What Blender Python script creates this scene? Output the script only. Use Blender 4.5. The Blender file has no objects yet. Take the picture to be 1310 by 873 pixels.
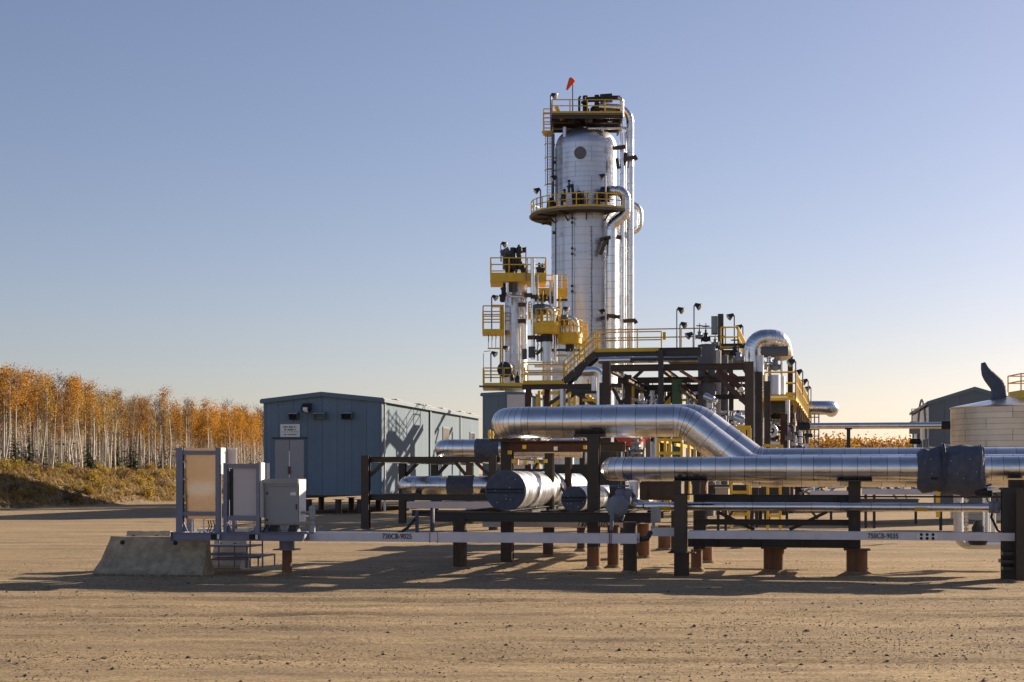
import bpy, math, random
import numpy as np
from mathutils import Vector, Matrix, Quaternion
R = math.radians
random.seed(7); np.random.seed(7)
scene = bpy.context.scene
COL = scene.collection
# ------------------------------------------------------------------ camera, sky, sun, exposure
F, EYE, HZ, CX = 2000.0, 1.9, 610.0, 655.0      # focal length and horizon of the 1310 x 873 photograph
cam = bpy.data.cameras.new('camera'); cam_o = bpy.data.objects.new('camera', cam); COL.objects.link(cam_o)
cam.sensor_width = 36; cam.lens = 36*F/1310; cam.shift_y = (HZ-436.5)/1310
cam.clip_start = .5; cam.clip_end = 6000
cam_o.location = (0, 0, EYE); cam_o.rotation_euler = (R(90), 0, 0)
scene.camera = cam_o
SUN_EL, SUN_AZ = R(19), R(50)                    # azimuth measured from +Y towards +X
w = bpy.data.worlds.new('World'); scene.world = w; w.use_nodes = True
nt = w.node_tree; bg = nt.nodes['Background']
sky = nt.nodes.new('ShaderNodeTexSky'); sky.sky_type = 'NISHITA'; sky.sun_disc = False
sky.sun_elevation = SUN_EL; sky.sun_rotation = SUN_AZ
sky.air_density = 1.0; sky.dust_density = .65; sky.ozone_density = 1.6; sky.altitude = 300
bg.inputs['Strength'].default_value = .052
wb = nt.nodes.new('ShaderNodeVectorMath'); wb.operation = 'MULTIPLY'; wb.inputs[1].default_value = (1.07, .945, 1.06)   # white balance of the photograph
nt.links.new(sky.outputs[0], wb.inputs[0]); hs = nt.nodes.new('ShaderNodeHueSaturation'); hs.inputs['Saturation'].default_value = .94; nt.links.new(wb.outputs[0], hs.inputs['Color']); nt.links.new(hs.outputs[0], bg.inputs['Color'])
sun = bpy.data.lights.new('sun', 'SUN'); sun_o = bpy.data.objects.new('sun', sun); COL.objects.link(sun_o)
sun.energy = 5.0; sun.angle = R(.53); sun.color = (1, .83, .62)
sd = Vector((math.cos(SUN_EL)*math.sin(SUN_AZ), math.cos(SUN_EL)*math.cos(SUN_AZ), math.sin(SUN_EL)))
sun_o.rotation_euler = sd.to_track_quat('Z', 'Y').to_euler(); sun_o.location = (40, 20, 60)
vs = scene.view_settings; vs.view_transform = 'Standard'; vs.look = 'None'; vs.gamma = 1; vs.use_curve_mapping = False
vs.exposure = 0.95
# ------------------------------------------------------------------ site axes: U runs along the front rows, V runs away from the camera
TAN = .19; TH = math.atan(TAN)
U = Vector((math.cos(TH), -math.sin(TH), 0)); V = Vector((math.sin(TH), math.cos(TH), 0)); Z = Vector((0, 0, 1))
def rowY(px, c): return c/(1+TAN*(px-CX)/F)
def sc(px, c): return F/rowY(px, c)
def P(px, py, c):
    Y = rowY(px, c); return Vector(((px-CX)/F*Y, Y, EYE+(HZ-py)/F*Y))
def G(px, c, z=0):
    p = P(px, 0, c); p.z = z; return p
def S(u, v, z): return U*u+V*v+Z*z
def uv(p): return (p.dot(U), p.dot(V))
# ------------------------------------------------------------------ materials
MATS = {}
def mat(name, col, rough=.5, metal=0., var=.18, scale=2., bump=0., bscale=14., objvar=.10, col2=None, stretch=(1, 1, 1), spec=.5, bdist=.02):
    m = bpy.data.materials.new(name); m.use_nodes = True; n = m.node_tree; L = n.links; b = n.nodes['Principled BSDF']
    tc = n.nodes.new('ShaderNodeTexCoord'); mp = n.nodes.new('ShaderNodeMapping'); mp.inputs['Scale'].default_value = stretch
    L.new(tc.outputs['Object'], mp.inputs[0])
    no = n.nodes.new('ShaderNodeTexNoise'); no.inputs['Scale'].default_value = scale; no.inputs['Detail'].default_value = 8
    no.inputs['Roughness'].default_value = .65
    L.new(mp.outputs[0], no.inputs['Vector'])
    rp = n.nodes.new('ShaderNodeValToRGB'); rp.color_ramp.elements[0].position = .3; rp.color_ramp.elements[1].position = .7
    c2 = col2 if col2 else tuple(min(1, c*(1+var)) for c in col)
    c1 = tuple(c*(1-var) for c in col)
    rp.color_ramp.elements[0].color = (*c1, 1); rp.color_ramp.elements[1].color = (*c2, 1)
    L.new(no.outputs[0], rp.inputs[0])
    oi = n.nodes.new('ShaderNodeObjectInfo'); mr = n.nodes.new('ShaderNodeMapRange')
    mr.inputs[3].default_value = 1-objvar; mr.inputs[4].default_value = 1+objvar
    L.new(oi.outputs['Random'], mr.inputs[0])
    mx = n.nodes.new('ShaderNodeVectorMath'); mx.operation = 'SCALE'
    L.new(rp.outputs[0], mx.inputs[0]); L.new(mr.outputs[0], mx.inputs['Scale'])
    L.new(mx.outputs[0], b.inputs['Base Color'])
    r2 = n.nodes.new('ShaderNodeMapRange'); r2.inputs[3].default_value = max(.02, rough*.75); r2.inputs[4].default_value = min(1, rough*1.3)
    ra = n.nodes.new('ShaderNodeMath'); ra.operation = 'MULTIPLY_ADD'; L.new(oi.outputs['Random'], ra.inputs[0]); ra.inputs[1].default_value = rough*.5 if metal else 0
    L.new(no.outputs[0], r2.inputs[0]); L.new(r2.outputs[0], ra.inputs[2]); L.new(ra.outputs[0], b.inputs['Roughness'])
    b.inputs['Metallic'].default_value = metal; b.inputs['Specular IOR Level'].default_value = spec
    if bump:
        n2 = n.nodes.new('ShaderNodeTexNoise'); n2.inputs['Scale'].default_value = bscale; n2.inputs['Detail'].default_value = 4
        L.new(mp.outputs[0], n2.inputs['Vector'])
        bp = n.nodes.new('ShaderNodeBump'); bp.inputs['Strength'].default_value = bump; bp.inputs['Distance'].default_value = bdist
        L.new(n2.outputs[0], bp.inputs['Height']); L.new(bp.outputs[0], b.inputs['Normal'])
    MATS[name] = m; return m
ALU = mat('aluminium_jacket', (.82, .81, .80), .22, 1, .12, 1.6, .26, 2.6, .10, bdist=.05)
ALU2 = mat('weathered_jacket', (.60, .63, .69), .30, .92, .12, .9, .2, 1.2, .09, stretch=(1.6, 1.6, .3), bdist=.05)  # bluish base tint paints in the sky that the metal mirrors
SEAM = mat('jacket_seam', (.34, .34, .35), .6, .6)
TANKM = mat('tank_jacket', (.70, .61, .48), .38, .85, .14, .8, .25, 1.1, .05, stretch=(1, 1, .5), bdist=.05)  # warm cream base paints in the ground reflected by the silver jacket
CORE = mat('insulation_core', (.02, .02, .02), .9)
BLACK = mat('dark_brown_steel', (.050, .034, .023), .5, 0, .35, 1.5, .1, 9, .25)
STEEL2 = mat('black_painted_steel', (.028, .026, .025), .42, 0, .3, 2, .08, 9, .2)
RUSTC = mat('oxide_red_steel', (.07, .028, .018), .65, 0, .35, 2.5, .1, 9, .15)
PILE = mat('rusty_pile_steel', (.17, .085, .045), .8, 0, .4, 5, .3, 22, .18, stretch=(1, 1, .3))
PILED = mat('dark_rusty_pile', (.075, .048, .034), .8, 0, .4, 5, .3, 22, .18, stretch=(1, 1, .3))
YEL = mat('yellow_paint', (.74, .47, .03), .45, 0, .14, 3, 0, 9, .10)
BLUE = mat('blue_grey_cladding', (.165, .225, .285), .8, 0, .10, .5, .05, 3, .05, spec=.15)
TRIM = mat('blue_grey_trim', (.11, .17, .23), .5, 0, .08, .5)
ROOF = mat('pale_roof_sheet', (.26, .32, .34), .7, 0, .1, .5)
GBLUE = mat('slate_cladding', (.115, .16, .20), .5, 0, .08, .5, .05, 3, .05)
DOORM = mat('grey_door_paint', (.32, .32, .335), .5, 0, .06, 1)
GALV = mat('galvanised_steel', (.19, .205, .275), .42, .35, .14, 6, .05, 20, .06)
GALVL = mat('pale_galvanised_tray', (.66, .64, .68), .42, .25, .10, 4, .05, 10, .06)
WHITE = mat('white_paint', (.74, .74, .72), .4, 0, .06, 2)
TANP = mat('ground_reflection_tint', (.74, .53, .34), .24, .75, .04, 1.1, .08, 1.5, .03, bdist=.05)  # tan of the mirrored ground painted into a plain metal sheet's colour
MAUVE = mat('pale_grey_panel', (.56, .52, .52), .4, .1, .05, 1.5, .05, 2, .03)
CAB = mat('grey_cabinet_paint', (.27, .28, .29), .45, 0, .06, 2, .04, 4, .03)
CONC = mat('weathered_concrete', (.40, .335, .235), .9, 0, .42, 5, .7, 26, .06, bdist=.015)
CONCL = mat('pale_concrete', (.42, .37, .29), .9, 0, .2, 3.5, .4, 30, .06, bdist=.015)
FAB = mat('slate_blanket_fabric', (.085, .10, .135), .75, 0, .3, 7, .9, 6, .10, bdist=.03)
FABL = mat('grey_blanket_fabric', (.20, .22, .25), .8, 0, .22, 6, .6, 11, .10, bdist=.03)
SIL = mat('grey_stack_paint', (.125, .135, .15), .5, .1, .14, 1.5, .08, 4, .10)
RED = mat('orange_red_paint', (.55, .075, .03), .45, 0, .1, 3)
SOCK = mat('orange_windsock_cloth', (.85, .10, .03), .7, 0, .1, 3)
GREEN = mat('green_paint', (.06, .14, .06), .45, 0, .12, 2)
BLUEW = mat('blue_wheel_paint', (.05, .14, .35), .4, 0, .1, 3)
DARK = mat('dark_valve_paint', (.022, .026, .032), .4, .2, .3, 4, .05, 9, .2)
GREYV = mat('grey_valve_body', (.30, .31, .32), .4, .6, .2, 5, .1, 12, .2)
GRATE = mat('dark_grating', (.03, .03, .03), .6, .3, .3, 8)
GLASS = mat('dark_window_glass', (.02, .025, .03), .08, 0, .2, 2)
INK = mat('black_print', (.015, .015, .015), .7)
INKG = mat('grey_print', (.12, .12, .14), .7)
LENS = mat('lamp_lens', (.6, .6, .58), .25, .2, .05, 3)
RUBBER = mat('black_cable', (.012, .012, .013), .6)
# ------------------------------------------------------------------ scene graph helpers
LOC = {}
def thing(name, label, cat, loc, group=None):
    o = bpy.data.objects.new(name, None); COL.objects.link(o); o.empty_display_size = .2
    o.location = loc; LOC[o.name] = Vector(loc); o['label'] = label; o['category'] = cat
    if group: o['group'] = group
    return o
def tag(o, label, cat, group=None):
    o['label'] = label; o['category'] = cat
    if group: o['group'] = group
    return o
class MB:
    def __init__(s): s.v = []; s.f = []
    def add(s, vs, fs):
        k = len(s.v); s.v += [tuple(v) for v in vs]; s.f += [tuple(i+k for i in f) for f in fs]; return s
    def obox(s, c, ax, ay, az):                    # centre and three half-axis vectors
        c = Vector(c); vs = [c+ax*i+ay*j+az*k for i in (-1, 1) for j in (-1, 1) for k in (-1, 1)]
        f = [(0, 1, 3, 2), (4, 6, 7, 5), (0, 4, 5, 1), (2, 3, 7, 6), (0, 2, 6, 4), (1, 5, 7, 3)]
        if ax.cross(ay).dot(az) < 0: f = [q[::-1] for q in f]
        return s.add(vs, f)
    def sbox(s, u0, u1, v0, v1, z0, z1):
        return s.obox(S((u0+u1)/2, (v0+v1)/2, (z0+z1)/2), U*((u1-u0)/2), V*((v1-v0)/2), Z*((z1-z0)/2))
    def bar(s, a, b, w, h, up=None):               # rectangular bar from a to b
        a, b = Vector(a), Vector(b); d = (b-a)
        if d.length < 1e-6: return s
        dn = d.normalized(); up = up or (Z if abs(dn.z) < .95 else V)
        sx = dn.cross(up).normalized(); uu = sx.cross(dn)
        return s.obox((a+b)/2, sx*(w/2), d/2, uu*(h/2))
    def ibeam(s, a, b, w, h, t=None, up=None):     # I section, h along up
        a, b = Vector(a), Vector(b); d = b-a; dn = d.normalized(); up = up or (Z if abs(dn.z) < .95 else V)
        sx = dn.cross(up).normalized(); uu = sx.cross(dn); t = t or .09*h; tw = t*.8
        pr = [(-w/2, -h/2), (w/2, -h/2), (w/2, -h/2+t), (tw/2, -h/2+t), (tw/2, h/2-t), (w/2, h/2-t), (w/2, h/2), (-w/2, h/2), (-w/2, h/2-t), (-tw/2, h/2-t), (-tw/2, -h/2+t), (-w/2, -h/2+t)]
        vs = [a+sx*x+uu*y for x, y in pr]+[b+sx*x+uu*y for x, y in pr]
        fs = [(i, i+12, (i+1) % 12+12, (i+1) % 12) for i in range(12)]
        for o, rev in ((0, 0), (12, 1)):
            for q in ((0, 1, 2, 11), (3, 4, 9, 10), (5, 6, 7, 8)): 
                q = tuple(o+i for i in q); fs.append(q[::-1] if not rev else q)
        return s.add(vs, [f[::-1] for f in fs])
    def tube(s, pts, r, n=8, caps=True):           # r number or list
        pts = [Vector(p) for p in pts]; k = len(pts); rs = r if isinstance(r, (list, tuple)) else [r]*k
        vs = []; nrm = None
        for i, p in enumerate(pts):
            t = (pts[min(i+1, k-1)]-pts[max(i-1, 0)]).normalized()
            if nrm is None: nrm = t.orthogonal().normalized()
            nrm = (nrm-t*nrm.dot(t)); nrm = nrm.normalized() if nrm.length > 1e-5 else t.orthogonal().normalized()
            bi = t.cross(nrm)
            vs += [p+(nrm*math.cos(a)+bi*math.sin(a))*rs[i] for a in (2*math.pi*j/n for j in range(n))]
        fs = [(i*n+j, i*n+(j+1) % n, (i+1)*n+(j+1) % n, (i+1)*n+j) for i in range(k-1) for j in range(n)]
        if caps: fs += [tuple(range(n))[::-1], tuple((k-1)*n+j for j in range(n))]
        return s.add(vs, fs)
    def lathe(s, c, prof, n=24, axis=None, wob=0):  # prof list of (r, h) from the bottom up
        c = Vector(c); ax = (axis or Z).normalized(); e1 = ax.orthogonal().normalized() if axis else U.copy(); e2 = ax.cross(e1)
        vs = []
        for r, h in prof:
            for j in range(n):
                a = 2*math.pi*j/n; q = r*(1+(random.uniform(-wob, wob) if wob else 0))
                vs.append(c+ax*h+(e1*math.cos(a)+e2*math.sin(a))*q)
        k = len(prof)
        fs = [(i*n+j, i*n+(j+1) % n, (i+1)*n+(j+1) % n, (i+1)*n+j) for i in range(k-1) for j in range(n)]
        if prof[0][0] > 1e-4: fs.append(tuple(range(n))[::-1])
        if prof[-1][0] > 1e-4: fs.append(tuple((k-1)*n+j for j in range(n)))
        return s.add(vs, fs)
    def prism(s, poly, ext):                       # polygon (world points) extruded by the vector ext
        n = len(poly); poly = [Vector(p) for p in poly]
        nn = (poly[1]-poly[0]).cross(poly[2]-poly[1])
        vs = poly+[p+ext for p in poly]
        fs = [tuple(range(n))[::-1], tuple(range(n, 2*n))]+[(i, (i+1) % n, (i+1) % n+n, i+n) for i in range(n)]
        return s.add(vs, fs)
    def build(s, name, m, parent=None, smooth=True, ang=35, local=None):
        L = Vector(local) if local is not None else (LOC[parent.name] if parent is not None else Vector((0, 0, 0)))
        me = bpy.data.meshes.new(name); me.from_pydata([(x-L.x, y-L.y, z-L.z) for x, y, z in s.v], [], s.f)
        me.materials.append(m); me.update()
        if smooth: me.shade_smooth(); me.set_sharp_from_angle(angle=R(ang))
        o = bpy.data.objects.new(name, me); COL.objects.link(o)
        if parent is not None: o.parent = parent; LOC[o.name] = L
        elif local is not None: o.location = L; LOC[o.name] = L
        return o
def copy_tree(o, parent=None):
    c = o.copy(); COL.objects.link(c); c.parent = parent
    for ch in list(o.children): copy_tree(ch, c)
    return c
SHARED = {}
def shared(key, fn, m):
    if key not in SHARED:
        mb = fn(); me = bpy.data.meshes.new(str(key[0])); me.from_pydata(mb.v, [], mb.f); me.materials.append(m); me.shade_smooth(); me.set_sharp_from_angle(angle=R(35)); SHARED[key] = me
    return SHARED[key]
def inst(name, me, pos, parent, rot=None):
    o = bpy.data.objects.new(name, me); COL.objects.link(o); o.parent = parent; o.location = Vector(pos)-LOC[parent.name]
    if rot: o.rotation_euler = rot
    LOC[o.name] = LOC[parent.name]; return o
def railing(parent, pts, h=1.07, r=.032, step=1.7, toe=.12, m=None, closed=False, posts=True):
    m = m or YEL; pts = [Vector(p) for p in pts]
    if closed: pts = pts+[pts[0]]
    for nm, z in (('top_rail', h), ('mid_rail', h*.55)):
        MB().tube([p+Z*z for p in pts], r, 6).build(nm, m, parent)
    if toe:
        t = MB()
        for a, b in zip(pts, pts[1:]): t.bar(a+Z*toe/2, b+Z*toe/2, .02, toe)
        t.build('toe_board', m, parent)
    if not posts: return
    me = shared(('rail_post', round(h, 2), round(r, 3), m.name), lambda: MB().tube([(0, 0, 0), (0, 0, h)], r*1.1, 6), m)
    for a, b in zip(pts, pts[1:]):
        d = (b-a).length; k = max(1, round(d/step)) if len(pts) < 7 else 1
        for i in range(k): inst('rail_post', me, a.lerp(b, i/k), parent)
    if not closed: inst('rail_post', me, pts[-1], parent)
def joints(pts, bend, seg, gore):
    """section boundaries (point, tangent) along a bent pipe"""
    pts = [Vector(p) for p in pts]; out = []; cur = pts[0]
    def straight(a, b):
        L = (b-a).length; t = (b-a).normalized(); k = max(1, round(L/seg)) if L > 1e-3 else 0
        for i in range(k): out.append((a+t*(L*(i+(random.uniform(-.13, .13) if i else 0))/k), t))
    for i in range(1, len(pts)-1):
        d0 = (pts[i]-pts[i-1]).normalized(); d1 = (pts[i+1]-pts[i]).normalized(); ang = d0.angle(d1)
        q = bend*math.tan(ang/2); a = pts[i]-d0*q; b = pts[i]+d1*q
        straight(cur, a)
        nn = (d1-d0*d1.dot(d0)).normalized(); c = a+nn*bend; k = max(2, round(math.degrees(ang)/gore))
        for j in range(k):
            th = ang*j/k; out.append((c+(-nn*math.cos(th)+d0*math.sin(th))*bend, d0*math.cos(th)+nn*math.sin(th)))
        cur = b
    straight(cur, pts[-1]); out.append((pts[-1], (pts[-1]-pts[-2]).normalized()))
    return out
def clad(parent, pts, r, bend=.5, seg=.32, gore=11, m=None, gap=.007, n=26, cap0=True, cap1=True, name='cladding_section'):
    m = m or ALU; J = joints(pts, bend, seg, gore); nrm = J[0][1].orthogonal().normalized(); rings = []
    for p, t in J:
        nrm = (nrm-t*nrm.dot(t)).normalized(); bi = t.cross(nrm)
        rings.append((p, t, [nrm*math.cos(2*math.pi*j/n)+bi*math.sin(2*math.pi*j/n) for j in range(n)]))
    for i in range(len(rings)-1):
        (p0, t0, e0), (p1, t1, e1) = rings[i], rings[i+1]
        r0 = r*(1+random.uniform(.003, .010)); r1 = r
        vs = [p0+t0*gap/2+e*r0 for e in e0]+[p1-t1*gap/2+e*r1 for e in e1]
        fs = [(j, (j+1) % n, n+(j+1) % n, n+j) for j in range(n)]
        if i == 0 and cap0: fs.append(tuple(range(n))[::-1])
        if i == len(rings)-2 and cap1: fs.append(tuple(range(n, 2*n)))
        MB().add(vs, fs).build(name, m, parent)
    MB().tube([p for p, t, e in rings], r*.965, 16).build('insulation', CORE, parent)
def pipe(parent, pts, r, bend=.3, m=None, n=14, name='pipe_run', gore=15):
    J = joints(pts, bend, 50, gore); return MB().tube([p for p, t in J], r, n).build(name, m or ALU, parent)
def text(parent, s, p, size, m=None, name='lettering', right=None, up=None):
    cu = bpy.data.curves.new(name, 'FONT'); cu.body = s; cu.size = size; cu.align_x = 'LEFT'; cu.align_y = 'CENTER'; cu.offset = size*.012
    o = bpy.data.objects.new(name, cu); COL.objects.link(o); bpy.context.view_layer.update()
    me = bpy.data.meshes.new_from_object(o.evaluated_get(bpy.context.evaluated_depsgraph_get())); bpy.data.objects.remove(o)
    me.materials.clear(); me.materials.append(m or INK)
    q = bpy.data.objects.new(name, me); COL.objects.link(q); q.parent = parent
    a = right or U; b = up or Z; c = a.cross(b)
    M = Matrix((a*.84, b, c)).transposed().to_4x4(); M.translation = Vector(p)-LOC[parent.name]; q.matrix_local = M; LOC[q.name] = LOC[parent.name]
    return q
def valve(parent, p, s=1., axis=None, wheel=True, m=None, wm=None):
    """flanged body, bonnet, stem and hand wheel"""
    p = Vector(p); ax = axis or U; m = m or GREYV
    b = MB(); b.lathe(p-ax*.3*s, [(.10*s, 0), (.20*s, 0), (.20*s, .06*s), (.12*s, .07*s), (.17*s, .2*s), (.19*s, .3*s), (.17*s, .4*s), (.12*s, .53*s), (.20*s, .54*s), (.20*s, .6*s), (.1*s, .6*s)], 14, ax)
    b.lathe(p, [(.15*s, .1*s), (.12*s, .3*s), (.17*s, .31*s), (.17*s, .36*s), (.07*s, .4*s), (.06*s, .6*s)], 12)
    b.build('valve_body', m, parent)
    st = MB().tube([p+Z*.55*s, p+Z*1.0*s], .025*s, 6); st.build('stem', DARK, parent)
    if wheel:
        h = MB(); k = 16; h.tube([p+Z*.8*s+(U*math.cos(6.2832*i/k)+V*math.sin(6.2832*i/k))*.24*s for i in range(k+1)], .025*s, 6, False)
        for i in range(4):
            a = i*math.pi/4; e = (U*math.cos(a)+V*math.sin(a))*.24*s; h.bar(p+Z*.8*s-e, p+Z*.8*s+e, .03*s, .02*s)
        h.build('handwheel', wm or DARK, parent)
def pole_light(px, py_top, py_base, c, label, group, face=1, r=.035, headscale=1.):
    """floodlight on a thin pole"""
    b = P(px, py_base, c); t = P(px, py_top, c); o = thing('pole_light', label, 'floodlight', b, group)
    MB().tube([b, t], r, 8).build('pole', GALV, o)
    h = .105*headscale; d = U*face*.8+V*-.25+Z*-.55; d.normalize()
    q = t+U*face*.12*headscale
    MB().tube([t, t+U*face*.1*headscale], r, 6).build('arm', DARK, o)
    hd = MB().lathe(q-d*h, [(h*.45, 0), (h*.6, h*.4), (h*.9, h*1.2), (h*1.35, h*2.2)], 12, d).build('lamp_housing', DARK, o)
    MB().lathe(q-d*h, [(h*1.2, h*2.2), (h*.9, h*2.45), (0.0001, h*2.55)], 12, d).build('lens', LENS, hd)
    return o
def px_bar(px0, py0, px1, py1, c, c1=None): return P(px0, py0, c), P(px1, py1, c if c1 is None else c1)
def struct(o, kind='structure'): o['kind'] = kind; return o
# numpy value noise
def vnoise(x, y, seed):
    rs = np.random.RandomState(seed); T = rs.rand(256, 256)
    xi = np.floor(x).astype(int); yi = np.floor(y).astype(int); fx = x-xi; fy = y-yi
    fx = fx*fx*(3-2*fx); fy = fy*fy*(3-2*fy)
    a = T[yi % 256, xi % 256]; b = T[yi % 256, (xi+1) % 256]; c = T[(yi+1) % 256, xi % 256]; d = T[(yi+1) % 256, (xi+1) % 256]
    return (a*(1-fx)+b*fx)*(1-fy)+(c*(1-fx)+d*fx)*fy-.5
# ================================================================== GROUND
def ground_material():
    m = bpy.data.materials.new('gravel_yard'); m.use_nodes = True; n = m.node_tree; L = n.links; b = n.nodes['Principled BSDF']
    tc = n.nodes.new('ShaderNodeTexCoord')
    def noise(s, det, st=(1, 1, 1), rough=.6):
        mp = n.nodes.new('ShaderNodeMapping'); mp.inputs['Scale'].default_value = st; mp.inputs['Rotation'].default_value = (0, 0, R(4))
        L.new(tc.outputs['Object'], mp.inputs[0])
        q = n.nodes.new('ShaderNodeTexNoise'); q.inputs['Scale'].default_value = s; q.inputs['Detail'].default_value = det; q.inputs['Roughness'].default_value = rough
        L.new(mp.outputs[0], q.inputs['Vector']); return q.outputs[0]
    def ramp(x, p0, p1):
        q = n.nodes.new('ShaderNodeMapRange'); q.inputs[1].default_value = p0; q.inputs[2].default_value = p1; L.new(x, q.inputs[0]); return q.outputs[0]
    def mix(f, a, c):
        q = n.nodes.new('ShaderNodeMix'); q.data_type = 'RGBA'
        L.new(f, q.inputs[0]) if not isinstance(f, float) else setattr(q.inputs[0], 'default_value', f)
        for x, i in ((a, 6), (c, 7)):
            if isinstance(x, tuple): q.inputs[i].default_value = (*x, 1)
            else: L.new(x, q.inputs[i])
        return q.outputs[2]
    c = mix(ramp(noise(.35, 5, (.35, 1.6, 1)), .35, .65), (.66, .485, .265), (.47, .34, .185))
    c = mix(ramp(noise(.8, 8, (.3, 2.2, 1), .75), .46, .66), c, (.29, .21, .13))
    c = mix(ramp(noise(16, 8, (.7, 1, 1), .85), .47, .68), c, (.19, .145, .10))
    c = mix(ramp(noise(.22, 9, (.22, 3.2, 1), .8), .46, .60), c, (.33, .245, .15))
    c = mix(ramp(noise(.5, 10, (.5, 1.8, 1), .85), .52, .66), c, (.24, .185, .125))
    gv_ = n.nodes.new('ShaderNodeTexVoronoi'); gv_.inputs['Scale'].default_value = 42; L.new(tc.outputs['Object'], gv_.inputs['Vector'])
    sp = n.nodes.new('ShaderNodeSeparateColor'); L.new(gv_.outputs['Color'], sp.inputs[0]); gk = ramp(sp.outputs[0], .2, 1.0); gq = n.nodes.new('ShaderNodeMath'); gq.operation = 'MULTIPLY'; L.new(gk, gq.inputs[0]); gq.inputs[1].default_value = .72
    c = mix(gq.outputs[0], c, (.17, .125, .08)); gk2 = ramp(sp.outputs[1], .80, 1.0); gq2 = n.nodes.new('ShaderNodeMath'); gq2.operation = 'MULTIPLY'; L.new(gk2, gq2.inputs[0]); gq2.inputs[1].default_value = .6
    c = mix(gq2.outputs[0], c, (.60, .47, .30))
    vo = n.nodes.new('ShaderNodeTexVoronoi'); vo.inputs['Scale'].default_value = 26; L.new(tc.outputs['Object'], vo.inputs['Vector'])
    peb = ramp(vo.outputs['Distance'], .30, .12)
    pm = n.nodes.new('ShaderNodeMath'); pm.operation = 'MULTIPLY'; L.new(peb, pm.inputs[0])
    L.new(ramp(noise(1.1, 6, (.5, 1.4, 1), .7), .50, .62), pm.inputs[1])
    c = mix(pm.outputs[0], c, (.13, .11, .095))
    L.new(c, b.inputs['Base Color']); b.inputs['Roughness'].default_value = .95; b.inputs['Specular IOR Level'].default_value = .15
    h = n.nodes.new('ShaderNodeMath'); h.operation = 'MULTIPLY_ADD'; L.new(noise(14, 10, (.8, 1, 1), .8), h.inputs[0]); h.inputs[1].default_value = 1.0
    L.new(noise(2.2, 6, (.3, 1.6, 1), .7), h.inputs[2])
    bp = n.nodes.new('ShaderNodeBump'); bp.inputs['Strength'].default_value = .55; bp.inputs['Distance'].default_value = .05
    L.new(h.outputs[0], bp.inputs['Height'])
    b2 = n.nodes.new('ShaderNodeBump'); b2.inputs['Strength'].default_value = .8; b2.inputs['Distance'].default_value = .012; L.new(noise(55, 6, (1, 1, 1), .75), b2.inputs['Height']); L.new(bp.outputs[0], b2.inputs['Normal']); L.new(b2.outputs[0], b.inputs['Normal'])
    return m
GROUND = ground_material()
def ground_h(x, y):
    h = .050*vnoise(x*.16+3, y*.42, 1)+.030*vnoise(x*.35, y*1.5, 2)+.022*vnoise(x*.9, y*2.8, 3)+.016*vnoise(x*2.2, y*4.6, 4)
    h += .010*np.abs(vnoise(x*.11+9, (y+.06*x)*2.2, 5))*2
    for y0, k, q, sd in ((19.5, .02, .0012, 1), (24.2, -.035, .0006, 2), (16.4, -.05, -.0015, 3), (27.4, .03, .0003, 4), (21.6, .10, -.001, 6)):
        for g in (0, 1.75):
            d = np.abs(y-(y0+g+k*x+q*x*x+.25*vnoise(x*.12, x*0, 60+sd))); h += (-.036*np.exp(-(d/.16)**2)+.020*np.exp(-((d-.30)/.10)**2))*(.6+.8*vnoise(x*.4, x*0+sd, 70))*1.2
    fy = np.clip((y-8.5)/2, 0, 1)*np.clip((62-y)/14, 0, 1); fx = np.clip((34-np.abs(x))/6, 0, 1)
    return h*fy*fx-.012
ys = [8.0]
while ys[-1] < 64: ys.append(ys[-1]*1.0052)
ys = np.array(ys); xs = np.linspace(-36, 36, 640)
X, Y = np.meshgrid(xs, ys); Hh = ground_h(X, Y); Hh[0, :] = Hh[-1, :] = -.012; Hh[:, 0] = Hh[:, -1] = -.012
nv = X.size; nx, ny = len(xs), len(ys)
verts = np.stack([X.ravel(), Y.ravel(), Hh.ravel()], 1).tolist()
ii = (np.arange(ny-1)[:, None]*nx+np.arange(nx-1)[None, :]).ravel()
faces = np.stack([ii, ii+1, ii+nx+1, ii+nx], 1).tolist()
BIG = 4000; k = nv; z0 = -.012
verts += [(-BIG, -BIG, z0), (BIG, -BIG, z0), (BIG, BIG, z0), (-BIG, BIG, z0)]
c00, c10, c11, c01 = 0, nx-1, nv-1, (ny-1)*nx
faces += [(k, k+1)+tuple(range(c10, c00-1, -1)), (k+1, k+2)+tuple(range(c11, c10-1, -nx)), (k+2, k+3)+tuple(range(c01, c11+1)), (k+3, k)+tuple(range(c00, c01+1, nx))]
gme = bpy.data.meshes.new('ground'); gme.from_pydata(verts, [], faces); gme.materials.append(GROUND); gme.shade_smooth()
go = bpy.data.objects.new('ground', gme); COL.objects.link(go); struct(go)
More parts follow.
